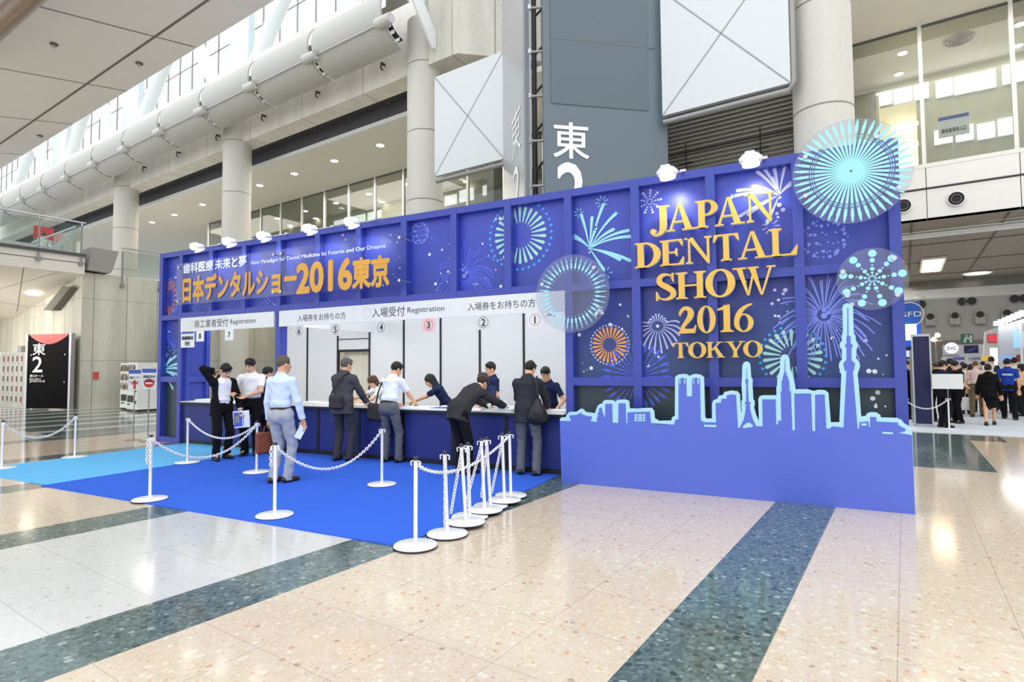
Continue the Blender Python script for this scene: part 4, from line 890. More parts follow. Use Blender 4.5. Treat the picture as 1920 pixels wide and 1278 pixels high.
def word(lb, w, boxes, ztop, zbot):
    zt = sum(bp(1180 + x / 3.7576, 350 + y / 3.7576, YL).z for x, y in ztop) / len(ztop); zb = sum(bp(1180 + x / 3.7576, 350 + y / 3.7576, YL).z for x, y in zbot) / len(zbot)
    X = [(bp(1180 + a / 3.7576, 480, YL).x, bp(1180 + c / 3.7576, 480, YL).x) for a, c in boxes]
    t = thing('raised_word', lb, 'lettering', (X[0][0] / 2 + X[-1][1] / 2, YL, zb))
    for ch, (x0, x1) in zip(w, X):
        gl = GL[ch]; xs = [p[0] for q_ in gl for p in q_]; gx0, gx1 = min(xs), max(xs); b = MB()
        for k, poly in enumerate(gl):
            b.prism([(x0 + (p[0] - gx0) / (gx1 - gx0) * (x1 - x0), zb + p[1] * (zt - zb)) for p in poly], lambda a, z, d: (a, YL + d - .0004 * (k % 7), z), .07, GOLD, CRM)
        b.build('letter', t)
    SP = {'A': (.72, .3), 'W': (.3, .5), 'T': (.5, .5), 'Y': (.5, .2), 'S': (.5, .48), 'J': (.72, .6), '1': (.6, .5), '2': (.5, .08), '6': (.13, .35), 'P': (.22, .5), 'L': (.22, .5), 'E': (.22, .5), 'D': (.22, .5), 'H': (.2, .5), 'K': (.2, .5), 'N': (.14, .5)}
    for ch, (x0, x1) in zip(w, X):
        a_, c_ = SP.get(ch, (.14, .5)); xs = x0 + a_ * (x1 - x0); zs = zb + c_ * (zt - zb); b = MB(); b.cyl((xs, YL + .04, zs), (xs, YB, zs), .012, STEEL, n=6); b.build('stud', t)
word('raised gold serif word JAPAN at the top of the blue wall', 'JAPAN', [(150, 285), (265, 468), (470, 628), (608, 818), (822, 1030)], [(210, 135), (540, 95), (920, 40)], [(340, 308), (520, 290), (700, 262)])
word('raised gold serif word DENTAL on the blue wall', 'DENTAL', [(38, 218), (215, 383), (388, 580), (590, 775), (765, 985), (988, 1190)], [(130, 398), (290, 372), (690, 328), (1060, 288)], [(80, 570), (290, 555), (690, 515), (1080, 488)])
word('raised gold serif word SHOW on the blue wall', 'SHOW', [(182, 322), (322, 532), (530, 740), (725, 1028)], [(250, 612), (430, 600), (880, 560)], [(250, 800), (430, 785), (630, 772)])
word('raised gold numerals 2016 on the blue wall', '2016', [(335, 460), (468, 595), (610, 720), (725, 862)], [(400, 848), (530, 842), (790, 826)], [(400, 1032), (530, 1028), (790, 1018)])
word('raised gold serif word TOKYO lowest on the blue wall', 'TOKYO', [(292, 400), (400, 525), (527, 657), (660, 798), (785, 920)], [(340, 1098), (590, 1093), (850, 1084)], [(340, 1208), (590, 1203), (850, 1198)])
# ---- spotlights along the top rail
LH = M('spot_glow', 'ffffff', .3, emit=7, ecol='fffaf0')
def spot(px, py, hang=False):
    x = bp(px, py, 7.56).x; t = thing('arm_spotlight', 'x', 'lamp', (x, 7.56, 4.1), 'spotlights over the gold letters' if x > -3 else 'spotlights over the acrylic sign')
    t['label'] = 'lit white arm spotlight on the blue top rail %s' % ('above the gold letters' if x > -3 else 'above the acrylic sign')
    b = MB(); b.lathe([(.02, .06), (.1, .05), (.15, 0), (.13, -.05), (.05, -.07)], M('lamp_white', 'f5f5f2', .35), (0, 0), 18)
    b.v = [(x + v[0] * .95, 7.52 + v[1] * .8, 4.14 + v[2]) for v in b.v]; b.build('lamp_shade', t)
    b = MB(); b.cyl((x, 7.55, 4.075), (x, 7.56, 4.06), .1, LH, n=16); b.cyl((x - .05, 7.44, 4.13), (x + .05, 7.44, 4.13), .075, LH, n=14); b.build('lamp_glass', t)
    b = MB(); b.tube([(x + .1, 7.62, 4.14), (x + .13, 7.8, 4.2), (x + .13, 8.0, 4.26)], .014, STEEL, 8); b.box((x + .09, 7.9, 4.235), (x + .17, 8.08, 4.27), STEEL); b.build('arm', t)
    la = bpy.data.lights.new('arm_spotlight_beam', 'SPOT'); la.energy = 18; la.spot_size = R_(110); la.spot_blend = .8; la.shadow_soft_size = .05; la.color = (1, .97, .93)
    lo = bpy.data.objects.new('arm_spotlight_beam', la); C_.objects.link(lo); lo.parent = t; lo.location = (0, .02, -.06); lo.rotation_euler = (R_(38), 0, 0)
for p in ((375, 463), (435, 455), (500, 443), (586, 431), (664, 419), (1252, 327), (1408, 300)): spot(*p)

# unseen tubes added behind the header to brighten the counter bay
for x0, x1 in ((-9.0, -6.3), (-6.0, -3.4), (-12.0, -9.5)):
    t = thing('fill_tube', 'unseen white fill tube added behind the header to brighten the counter bay', 'lamp', ((x0 + x1) / 2, 8.2, 2.9), 'added header fill tubes')
    b = MB(); b.box((x0, 8.1, 2.86), (x1, 8.2, 2.92), WHITE); b.build('lamp_body', t)
    b = MB(); b.cyl((x0 + .05, 8.15, 2.84), (x1 - .05, 8.15, 2.84), .014, LAMP, n=8); b.build('fill_lamp_tube', t)
    la = bpy.data.lights.new('tube_light', 'AREA'); la.shape = 'RECTANGLE'; la.size = x1 - x0; la.size_y = .1; la.energy = 20; la.color = (.97, .99, 1)
    lo = bpy.data.objects.new('tube_light', la); C_.objects.link(lo); lo.parent = t; lo.location = (0, .05, -.08); lo.rotation_euler = (R_(50), 0, 0)
# ================================================================ THINGS ON THE FLOOR
STW = M('stanchion_white', 'f1f1f3', .35, var=.02); CAP = M('cap_dark', '3c3c44', .5); RIMD = M('rim_dark', '34364a', .6)
def stanchion(lb, p, top=None, grp=None):
    t = thing('chain_stanchion', lb, 'stanchion', (p.x, p.y, p.z), grp)
    dx, dy = (top[0] - p.x, top[1] - p.y) if top else (0, 0); h = .79
    T = lambda s: (p.x + dx * s, p.y + dy * s, p.z + h * s)
    b = MB(); b.lathe([(.0, .024), (.19, .016), (.197, .006)], STW, (p.x, p.y), 40); b.v = [(v[0], v[1], v[2] + p.z) for v in b.v]; b.build('base', t)
    b = MB(); b.lathe([(.197, .008), (.2, .004), (.2, 0), (0, 0)], RIMD, (p.x, p.y), 40); b.v = [(v[0], v[1], v[2] + p.z) for v in b.v]; b.build('rubber_rim', t)
    b = MB(); b.cyl(T(.02), T(.97), .018, STW, n=14); b.build('pole', t)
    b = MB(); b.cyl(T(.96), T(1.0), .021, CAP, n=12); b.build('cap', t)
    k = T(.93)
    for a in (0, 180): b = MB(); x = .028 * math.cos(R_(a)); b.tube([(k[0] + x, k[1], k[2] + .02), (k[0] + x * 1.9, k[1], k[2] + .01), (k[0] + x * 1.7, k[1], k[2] - .025)], .007, STW, 6); b.build('hook', t)
    return Vector(T(.935))
def links(pts, m, pitch=.034):
    pts = [Vector(p) for p in pts]; d = [0]
    for i in range(len(pts) - 1): d.append(d[-1] + (pts[i + 1] - pts[i]).length)
    n = int(d[-1] / pitch); b = MB(); j = 0
    for k in range(n):
        s = (k + .5) * pitch
        while j < len(d) - 2 and d[j + 1] < s: j += 1
        p = pts[j].lerp(pts[j + 1], (s - d[j]) / max(1e-6, d[j + 1] - d[j])); T = (pts[j + 1] - pts[j]).normalized()
        u = T.cross(Vector((.3, .9, .1))).normalized(); w = T.cross(u)
        if k % 2: u, w = w, u
        vs = []; fs = []
        for i in range(8):
            a = 2 * math.pi * i / 8; c = T * (math.cos(a) * .023) + u * (math.sin(a) * .0155); nrm = (T * math.cos(a) + u * math.sin(a)).normalized()
            for q in range(4): aa = math.pi / 2 * q; vs.append(p + c + nrm * (0.0066 * math.cos(aa)) + w * (0.0066 * math.sin(aa)))
        for i in range(8):
            for q in range(4): fs.append((i * 4 + q, i * 4 + (q + 1) % 4, ((i + 1) % 8) * 4 + (q + 1) % 4, ((i + 1) % 8) * 4 + q))
        b.add(vs, fs, m, True)
    return b
CHW = M('plastic_chain_white', 'f0f0f2', .4)
def chain(lb, a, c, sag, mid=.5):
    pts = []
    for i in range(41):
        t_ = i / 40; p = a.lerp(c, t_); k = t_ ** (math.log(.5) / math.log(mid)); p.z -= sag * 4 * k * (1 - k); pts.append(p)
    tag(links(pts, CHW).build('plastic_chain'), lb, 'chain')
def hang(lb, a, zb, dx=.0, dy=.0):
    pts = [Vector((a.x + dx * i / 10 + .02, a.y + dy * i / 10 - .022, a.z - (a.z - zb) * i / 10)) for i in range(11)]
    tag(links(pts, CHW).build('plastic_chain'), lb, 'chain')
cz = .012
def at(x, y, z=0.0): return G(x, y, z)
sA = stanchion('white chain stanchion cut by the left frame edge', at(3, 878)); sB = stanchion('white chain stanchion at the far left edge of the sky blue carpet', at(140, 857))
sC = stanchion('white chain stanchion on the sky blue carpet near the man in the black jacket', at(351, 867, cz)); sD = stanchion('white chain stanchion with bunched chain at the front left edge of the blue carpet', at(281, 936, cz))
sE = stanchion('white chain stanchion beside the brown briefcase', at(481, 885, cz)); sF = stanchion('white chain stanchion nearest the camera in the middle of the blue carpet', at(515, 966, cz))
sG = stanchion('white chain stanchion standing before the grey trousered man at the counter', at(716, 908, cz))
chain('white plastic chain dipping between the two stanchions at the far left', sA, sB, .30); chain('white plastic chain dipping between the stanchions behind the front left stanchion', sC, sE, .27)
chain('long white plastic chain swinging from the front left stanchion past the black shoes', sD, sE, .36); chain('white plastic chain dipping between the middle stanchion and the counter stanchion', sF, sG, .37)
hang('loose white chain hanging down the front left stanchion', sD, .36, .02, 0); hang('loose doubled white chain hanging beside the front left stanchion', sD + Vector((-.05, 0, 0)), .42, -.01, 0)
hang('loose white chain hanging down the middle stanchion', sF + Vector((-.06, .0, 0)), .52)
RW = [((779, 1023), (779.6, 854.5)), ((839, 1001), (833, 846)), ((874, 983), (863.5, 838)), ((881, 969), (876.7, 831)), ((909, 962), (901.5, 828)), ((920, 951), (911, 822)), ((946, 943), (941, 817)), ((958, 929), (955, 810))]
names = ['nearest white stanchion at the front of the bunched row', 'second white stanchion of the bunched row, leaning slightly left', 'third white stanchion of the bunched row, leaning left', 'fourth white stanchion of the bunched row', 'fifth white stanchion of the bunched row, draped with doubled chain', 'sixth white stanchion of the bunched row, leaning left', 'seventh white stanchion of the bunched row', 'last white stanchion at the counter end of the bunched row']
ST = []
for i, ((b_, t_), nm) in enumerate(zip(RW, names)):
    p = at(*b_, cz if b_[0] < 900 or i > 6 else 0.0); p.z = (.0 if i in (0, 1, 3, 7) else .0)
    p.z = .012 + (.022 if i in (2, 4, 6) else 0.0) if i else .012
    v = ray(*t_); d = math.hypot(p.x, p.y) / math.hypot(v.x, v.y); tp = O3 + v * d
    lean = Vector((cy, sy, 0)) * max(-.06, min(.06, (tp - p).dot(Vector((cy, sy, 0))) * .9))
    ST.append(stanchion(nm, p, (p.x + lean.x, p.y + lean.y)))
chain('white plastic chain running over the bunched row from the nearest to the last stanchion', ST[0], ST[7], .2, .42)
for i, zb, dx, dy, lb in ((1, .1, .03, -.05, 'second'), (2, .12, -.1, -.06, 'third'), (3, .12, .04, -.06, 'fourth'), (4, .14, -.12, -.14, 'fifth'), (5, .14, -.02, -.1, 'sixth'), (6, .14, -.09, -.12, 'seventh')):
    hang('loose white chain hanging down the %s stanchion of the bunched row' % lb, ST[i], zb, dx, dy)
# ---- papers on the counters
BLUP = M('blue_leaflet', '4d62c4', .5); random.seed(11)
def sheets(lb, x, y, w, d, h, rot, m=PAPER, cat='papers', name='paper_stack'):
    b = MB(); n = max(1, int(h / .008))
    for k in range(n):
        T = Matrix.Translation((x + random.uniform(-.008, .008), y + random.uniform(-.008, .008), .9155 + k * h / n)) @ Matrix.Rotation(rot + random.uniform(-.06, .06), 4, 'Z')
        b.box((-w / 2, -d / 2, 0), (w / 2, d / 2, h / n - .0008), m if k == n - 1 else PAPER, T)
    tag(b.build(name), lb, cat)
def cx_(px, y): return bp(px, 760, y).x
for px, y, w, d, h, r, m, lb in ((390, 8.1, .42, .3, .05, .1, PAPER, 'stack of white papers on the left counter under a reaching arm'), (456, 8.1, .3, .22, .03, .2, PAPER, 'small stack of papers on the left counter beside the black jacket man'),
  (566, 8.15, .3, .22, .02, .3, BLUP, 'blue topped leaflets at the left end of the main counter'), (588, 8.1, .4, .3, .06, -.1, PAPER, 'tallest white paper stack at the left end of the main counter'), (611, 8.1, .36, .28, .04, .2, PAPER, 'white paper stack left of the grey suited man'),
  (679, 8.15, .34, .26, .03, .1, PAPER, 'paper stack in front of the brown haired clerk'), (762, 8.15, .3, .22, .02, .4, BLUP, 'blue leaflets by the white shirted man'), (776, 8.05, .4, .28, .025, -.1, PAPER, 'flat white forms under the clerk with long black hair'),
  (800, 8.1, .44, .3, .03, .05, PAPER, 'wide pile of white forms in the middle of the main counter'), (826, 8.05, .3, .24, .025, .15, BLUP, 'blue leaflets near the bent man in the dark suit'), (842, 8.15, .24, .2, .05, .3, PAPER, 'crumpled white papers left of the bent man'),
  (930, 8.15, .4, .3, .03, .1, GREYP, 'grey paper sheets right of the bent man'), (950, 8.05, .42, .3, .045, -.15, PAPER, 'white leaflet stack between the two suited men'), (966, 8.2, .36, .28, .06, .1, PAPER, 'taller white leaflet stack left of the dark suited man'), (1042, 8.1, .42, .3, .04, .2, PAPER, 'loose white papers at the right end of the main counter')):
    sheets(lb, cx_(px, y), y, w, d, h, r, m)
# ---- black hall sign, lockers, vending machines, sign stands
p0, p1 = G(46, 767), G(131, 768); du = (p1 - p0).normalized(); nn = Vector((du.y, -du.x, 0)); w = (p1 - p0).length; hs = 3.15
v_ = ray(88, 625); hs = (O3 + v_ * (((p0 + p1) / 2).length / v_.length)).z
fn = lambda a, z, d=0: p0 + du * a - nn * d + Vector((0, 0, z))
t = thing('hall_sign', 'tall black free standing hall sign with red curved top, white kanji and numeral 2', 'sign', (p0 + p1) / 2)
b = MB(); b.prism([(.12, .05), (w - .12, .05), (w - .12, hs - .02), (.12, hs - .02)], lambda a, z, d: fn(a, z, d), .12, M('sign_black', '08080a', .6, spec=.05)); b.build('sign_board', t)
b = MB(); b.prism([(0.12 + (w - .24) * i / 16, hs - .02 - .42 * math.sin(math.pi * i / 16) ** .9) for i in range(17)], lambda a, z, d: fn(a, z, d - .01), .01, M('sign_red', 'd8261c', .4)); b.build('red_arc', t)
for a in (0, w - .1):
    b = MB(); b.prism([(a, 0), (a + .1, 0), (a + .1, hs), (a, hs)], lambda q, z, d: fn(q, z, d - .03), .18, STEEL); b.build('side_frame', t)
sw = M('sign_text', 'd9d9d9', .5); fb = lambda a, z: fn(a, z, -.015)
b = MB(); s_ = (w - .1) / 85
ax = lambda px: (px - 46) * w / 85
zz_ = lambda py: (767 - py) / 142 * hs
put_text(b, '東', fb, (ax(59), ax(83), zz_(665), zz_(643)), sw, .012); put_text(b, '2', fb, (ax(59.5), ax(78), zz_(697), zz_(668)), sw, .012); b.build('lettering', t)
b = MB(); put_text(b, '東2ホール', fb, (ax(55), ax(81), zz_(706.5), zz_(701.5)), sw, .02); put_text(b, 'East Hall 2', fb, (ax(55), ax(75.5), zz_(711.5), zz_(708)), sw, .01); put_text(b, '东2展厅/동2홀', fb, (ax(55), ax(84), zz_(716), zz_(712)), sw, .01); b.build('small_lettering', t)
b = MB()
for a in (.3, w - .3):
    for z in (hs * .36, hs * .72): q = fn(a, z, -.0); b.cyl(q, q + nn * .03, .03, STEEL, n=10)
b.build('fixing_bolt', t)
LK = M('locker_grey', 'a4a29c', .4, .2); LKD = M('locker_dark', '5a4f4c', .5)
t = thing('locker_bank', 'grey coin locker bank against the concrete wall left of the black hall sign', 'lockers', (-34, 9.3, 0), None, FB)
b = MB(); b.box((-36.0, 9.02, 0), (-31.6, 9.58, 2.45), LK); b.box((-34.0, 9.1, 2.45), (-33.5, 9.5, 2.75), GREYM); b.build('cabinet', t)
for i in range(7):
    for j in range(5):
        u = -35.9 + i * .62; z = .12 + j * .46
        b = MB(); b.box((u, 8.995, z), (u + .58, 9.02, z + .42), LK); d_ = b.build('door', t)
        b = MB(); b.box((u + .4, 8.97, z + .08), (u + .5, 8.995, z + .32), M('locker_red', '8a4038', .5) if (i + j) % 4 == 0 else LKD); b.build('lock', d_)
b = MB(); b.box((-38.4, 9.0, 0), (-36.1, 9.58, 2.5), WHITE); t = b.build('white_cabinet', frame=FB); tag(t, 'white cabinet left of the grey lockers, cut by the frame edge', 'cabinet')
VW = M('vending_white', 'eff0ee', .35); PRODS = [M('prod_' + c, c, .4) for c in ('8a3b34', '4a6a52', 'b9a06a', '5b6470', '9a7f83', 'c9c4bb')]
def vending(lb, u0, u1, v0, v1, h):
    t = thing('vending_machine', lb, 'vending machine', ((u0 + u1) / 2, (v0 + v1) / 2, 0), None, FB)
    b = MB(); b.box((u0, v0, .08), (u1, v1, h), VW); b.box((u0 + .03, v0 + .03, 0), (u1 - .03, v1, .08), DARK); b.build('body', t)
    w_ = u1 - u0
    b = MB()
    for k in range(3):
        z = h - .32 - k * .36; b.box((u0 + .08 * w_, v0 - .012, z - .02), (u1 - .2 * w_, v0 + .0, z + .25), M('vend_window', '7d7f7c', .2))
        for j in range(7): x = u0 + .11 * w_ + j * .098 * w_; b.cyl((x + .03, v0 - .02, z), (x + .03, v0 - .02, z + .17), .04, PRODS[(j + k * 2) % 6], n=8); b.box((x, v0 - .02, z - .018), (x + .06, v0 - .012, z - .004), PAPER)
    b.build('product_window', t)
    b = MB(); b.box((u0 + .1 * w_, v0 - .015, .36), (u0 + .68 * w_, v0, .62), DARK); b.build('pickup_flap', t)
    b = MB(); b.box((u1 - .16 * w_, v0 - .02, .75), (u1 - .06 * w_, v0, 1.05), DARK); b.build('coin_panel', t); b = MB(); b.box((u1 - .16 * w_, v0 - .02, .3), (u1 - .07 * w_, v0, .42), DARK); b.build('change_tray', t); b = MB(); b.box((u0 + .15 * w_, v0 - .015, .8), (u0 + .5 * w_, v0, 1.12), M('vend_poster', 'b9b2b8', .5)); b.build('poster', t); b = MB(); b.box((u0 + .1 * w_, v0 - .015, .24), (u0 + .35 * w_, v0, .31), M('vend_green', '2e9a6a', .5)); b.build('green_label', t)
vb = 10.15; uu = [pv(x, 720, vb).x for x in (210, 234, 238, 257)]; hv = pv(238, 680, vb).z
vending('white vending machine farther left beside the concrete wall', uu[0], uu[1], vb + .3, vb + 1.0, hv); vending('white vending machine nearer the blue booth, its broad white side showing', uu[2], uu[3], vb, vb + 1.15, hv)
b = MB()
for u, z0 in ((-25.9, hv + .25), (-24.9, hv + .25)): b.cyl((u, 12.3, z0), (u, 12.3, 3.85), .06, WHITE, n=10)
b.cyl((-26.1, 12.3, hv + .3), (-24.6, 12.3, hv + .3), .05, GREYM, n=8); b.box((-25.6, 12.2, hv + .25), (-25.2, 12.38, hv + .6), GREYM)
for u in (-25.9, -24.9): b.cyl((u, 12.3, 0), (u, 12.3, hv + .26), .05, WHITE, n=8)
tag(b.build('wall_pipes', frame=FB), 'pair of white upright pipes with grey valves above the vending machines', 'pipes')
q = pu(180, 704, -28.16); b = MB(); b.box((-28.18, q.y - .1, q.z - .16), (-28.15, q.y + .1, q.z + .16), M('red_sticker', 'd8564a', .5)); tag(b.build('wall_sticker', frame=FB), 'small red notice sticker on the concrete wall left of the vending machines', 'sticker')
def signstand(lb, base, px0, px1, py0, py1, lines, kind):
    g = base; cd = Vector((-g.x, -g.y, 0)).normalized(); rt = Vector((-cd.y, cd.x, 0)); D = math.hypot(g.x, g.y)
    def wp(x, y): v = ray(x, y); return O3 + v * (D / math.hypot(v.x, v.y))
    A_, B_ = wp(px0, py1), wp(px1, py0); w_ = abs((B_ - A_).dot(rt)); z0, z1 = A_.z, B_.z; off = (A_ + B_) / 2 - g; off = rt * off.dot(rt)
    fn = lambda a, z, d=0: g + off * 0 + rt * a + cd * (.03 - d) + Vector((0, 0, z))
    t = thing('sign_stand', lb, 'sign', g); b = MB(); b.prism([(-w_ / 2, z0), (w_ / 2, z0), (w_ / 2, z1), (-w_ / 2, z1)], fn, .015, PAPER); b.build('sign_board', t)
    b = MB(); b.prism([(-w_ / 2, z1 - .1), (w_ / 2, z1 - .1), (w_ / 2, z1 - .01), (-w_ / 2, z1 - .01)], lambda a, z, d: fn(a, z, d - .003), 0, M('blue_strip', '4d63b4', .5)); b.build('blue_band', t)
    b = MB(); f2 = lambda a, z: fn(a, z, -.004)
    for k, s_ in enumerate(lines): put_text(b, s_, f2, (-w_ * .42, w_ * .42, z1 - .22 - k * .1, z1 - .155 - k * .1), INK, .008)
    RD = M('sign_stand_red', 'dd3a30', .5); c = z0 + .13
    if kind == 'arrow': b.prism([(-.025, c - .1), (.025, c - .1), (.025, c + .02), (.075, c + .0), (0, c + .12), (-.075, c + .0), (-.025, c + .02)], lambda a, z, d: fn(a, z, -.004), 0, RD)
    else:
        b.prism([(.1 * math.cos(k * .2094), c + .1 * math.sin(k * .2094)) for k in range(30)], lambda a, z, d: fn(a, z, -.004), 0, RD); b.prism([(-.065, c - .018), (.065, c - .018), (.065, c + .018), (-.065, c + .018)], lambda a, z, d: fn(a, z, -.006), 0, PAPER)
    b.build('lettering', t)
    b = MB(); b.cyl(g, g + Vector((0, 0, z0 + .1)), .013, GREYM, n=10); b.build('pole', t)
    b = MB(); b.lathe([(0, .02), (.16, .016), (.17, 0)], M('stand_base', '9a948c', .4, .4), (g.x, g.y), 26); b.build('base', t)
signstand('paper sign on a thin pole with a red up arrow before the vending machines', G(250, 825), 238, 262, 692, 732, ['飲食コーナー', 'キッズコーナー'], 'arrow')
signstand('paper sign on a thin pole with a red no entry disc beside the booth', G(277, 827), 263.5, 291, 690, 729, ['歯科関係者以外の方は', 'ご入場できません'], 'no')
# ================================================================ PEOPLE (surfaces grown from smooth blended distance fields)
class Fld:
    def __init__(s, lo, hi, h):
        s.lo = np.array(lo, np.float32); s.h = h; s.n = np.ceil((np.array(hi) - s.lo) / h).astype(int) + 1
        s.F = np.full(s.n, .2, np.float32); s.ax = [s.lo[i] + h * np.arange(s.n[i], dtype=np.float32) for i in range(3)]
    def sub(s, lo, hi):
        i0 = np.clip(np.floor((np.array(lo) - s.lo) / s.h).astype(int), 0, s.n - 1); i1 = np.clip(np.ceil((np.array(hi) - s.lo) / s.h).astype(int) + 1, 1, s.n)
        return tuple(slice(a, b) for a, b in zip(i0, i1)), np.stack(np.meshgrid(s.ax[0][i0[0]:i1[0]], s.ax[1][i0[1]:i1[1]], s.ax[2][i0[2]:i1[2]], indexing='ij'), -1)
    def put(s, sl, d, k, cuts, P):
        for c, n in cuts or (): d = np.maximum(d, (P - np.array(c, np.float32)) @ np.array(n, np.float32))
        a = s.F[sl]
        if k > 0: hh = np.maximum(k - np.abs(a - d), 0) / k; s.F[sl] = np.minimum(a, d) - hh * hh * k * .25
        else: s.F[sl] = np.minimum(a, d)
    def cone(s, a, b, ra, rb, k=.02, cuts=None):
        a = np.array(a, float); b = np.array(b, float); m = max(ra, rb) + .05 + k
        sl, P = s.sub(np.minimum(a, b) - m, np.maximum(a, b) + m); d = b - a; t = np.clip(((P - a) @ d) / max(1e-9, d @ d), 0, 1)
        q = P - (a + t[..., None] * d); s.put(sl, np.sqrt((q * q).sum(-1)) - (ra + (rb - ra) * t), k, cuts, P)
    def ell(s, c, r, R=None, k=.02, cuts=None):
        c = np.array(c, float); m = max(r) + .04 + k; sl, P = s.sub(c - m, c + m); q = P - c
        if R is not None: q = q @ R
        r = np.array(r); k0 = np.sqrt(((q / r) ** 2).sum(-1)); k1 = np.sqrt(((q / r ** 2) ** 2).sum(-1)) + 1e-6
        s.put(sl, k0 * (k0 - 1) / k1, k, cuts, P)
    def tor(s, a, b, side, wa, wb, k=.03, cuts=None):
        """torso section: elliptical cone from a to b; wa, wb = (half width, half depth)"""
        a = np.array(a, float); b = np.array(b, float); d = b - a; L = np.linalg.norm(d); d = d / L; side = np.array(side, float); fw = np.cross(d, side)
        m = max(wa + wb) + .06; sl, P = s.sub(np.minimum(a, b) - m, np.maximum(a, b) + m); q = P - a
        z = q @ d; t = np.clip(z / L, 0, 1); w = wa[0] + (wb[0] - wa[0]) * t; e = wa[1] + (wb[1] - wa[1]) * t
        x = q @ side / w; y = q @ fw / e; rr = np.sqrt(x * x + y * y); dd = (rr - 1) * np.minimum(w, e) * np.where(rr < .02, 1, 1)
        ov = np.maximum(-z, z - L); dz = np.maximum(ov, 0); dd = np.where(ov > 0, np.sqrt(np.maximum(dd, 0) ** 2 + dz ** 2), np.maximum(dd, ov)); s.put(sl, dd, k, cuts, P)
    def rbox(s, c, R, hf, r, k=0, cuts=None):
        c = np.array(c, float); m = max(hf) * 1.8 + r; sl, P = s.sub(c - m, c + m); q = np.abs((P - c) @ R) - (np.array(hf) - r)
        s.put(sl, np.sqrt((np.maximum(q, 0) ** 2).sum(-1)) + np.minimum(q.max(-1), 0) - r, k, cuts, P)
    def carve(s, fn):
        P = np.stack(np.meshgrid(*s.ax, indexing='ij'), -1); s.F = np.maximum(s.F, fn(P).astype(np.float32))
    def wrinkle(s, A, ph):
        X, Y, Z = np.meshgrid(*s.ax, indexing='ij', sparse=True)
        s.F += (A * (np.sin(31 * X + 17 * Z + ph) * np.sin(23 * Y - 29 * Z + 2 * ph) + .6 * np.sin(47 * Z + 21 * X - 13 * Y + ph * 3) * np.sin(19 * X + 33 * Y))).astype(np.float32)
    def mesh(s):
        F = s.F; F[0], F[-1], F[:, 0], F[:, -1], F[:, :, 0], F[:, :, -1] = (.1,) * 6
        S = F < 0; n = s.n; c = np.zeros(n - 1, np.int8)
        for i in (0, 1):
            for j in (0, 1):
                for k in (0, 1): c += S[i:n[0] - 1 + i, j:n[1] - 1 + j, k:n[2] - 1 + k]
        A = np.argwhere((c > 0) & (c < 8)); idx = -np.ones(n - 1, np.int32); idx[tuple(A.T)] = np.arange(len(A))
        if not len(A): return None
        cr = [(i, j, k) for i in (0, 1) for j in (0, 1) for k in (0, 1)]; V = {q: F[tuple((A + q).T)] for q in cr}
        acc = np.zeros((len(A), 3)); cnt = np.zeros(len(A))
        for q in cr:
            for ax in range(3):
                if q[ax]: continue
                w = list(q); w[ax] = 1; v0, v1 = V[q], V[tuple(w)]; m = (v0 < 0) != (v1 < 0); t = v0[m] / (v0[m] - v1[m])
                p = np.tile(np.array(q, float), (m.sum(), 1)); p[:, ax] += t; acc[m] += p; cnt[m] += 1
        pts = s.lo + (A + acc / cnt[:, None]) * s.h; Q = []
        for ax in range(3):
            a1, a2 = (ax + 1) % 3, (ax + 2) % 3; sl0 = [slice(None)] * 3; sl1 = [slice(None)] * 3; sl0[ax] = slice(0, -1); sl1[ax] = slice(1, None)
            e = np.argwhere(S[tuple(sl0)] != S[tuple(sl1)]); e = e[(e[:, a1] > 0) & (e[:, a2] > 0) & (e[:, a1] < n[a1] - 1) & (e[:, a2] < n[a2] - 1)]
            ins = S[tuple(e.T)]; q = []
            for o1, o2 in ((1, 1), (0, 1), (0, 0), (1, 0)):
                w = e.copy(); w[:, a1] -= o1; w[:, a2] -= o2; q.append(idx[tuple(w.T)])
            q = np.stack(q, 1); q[~ins] = q[~ins][:, ::-1]; Q.append(q)
        return pts, np.concatenate(Q)
def emit(fl, name, parent, mat, sc=1.0, extra=None):
    r = fl.mesh()
    if r is None: return None
    pts, Q = r; me = bpy.data.meshes.new(name)
    me.vertices.add(len(pts)); me.vertices.foreach_set('co', (pts * sc).astype(np.float32).ravel())
    me.loops.add(Q.size); me.loops.foreach_set('vertex_index', Q.astype(np.int32).ravel()); me.polygons.add(len(Q))
    me.polygons.foreach_set('loop_start', np.arange(0, Q.size, 4, dtype=np.int32)); me.polygons.foreach_set('loop_total', np.full(len(Q), 4, np.int32))
    me.polygons.foreach_set('use_smooth', np.ones(len(Q), bool)); me.materials.append(mat); me.update(); me.validate()
    o = bpy.data.objects.new(name, me); C_.objects.link(o)
    if parent is not None: o.parent = parent
    ORG[o] = Vector((0, 0, 0)); return o
def ik(a, b, l1, l2, hint):
    a = np.array(a, float); b = np.array(b, float); d = b - a; L = np.linalg.norm(d)
    if L > .995 * (l1 + l2): b = a + d / L * .995 * (l1 + l2); d = b - a; L = np.linalg.norm(d)
    x = (l1 * l1 - l2 * l2 + L * L) / (2 * L); y = math.sqrt(max(0, l1 * l1 - x * x)); u = d / L; hn = np.array(hint, float); hn = hn - u * (hn @ u); hn /= np.linalg.norm(hn) + 1e-9
    return a + u * x + hn * y, b
def unit(v): v = np.array(v, float); return v / (np.linalg.norm(v) + 1e-9)
SKIN = M('skin', 'e0ae8c', .55, var=.05); SKINB = M('skin_tan', 'd9a583', .55, var=.05); BLK = M('shoe_black', '121214', .35); EYE = M('eye_dark', '1d1512', .3); LIP = M('lip', 'a8625a', .5)
def cloth(c, w=.1): return M('cloth_' + c, c, .85, var=w, scale=14, spec=.15, bump=.15)
PH = [0.0]
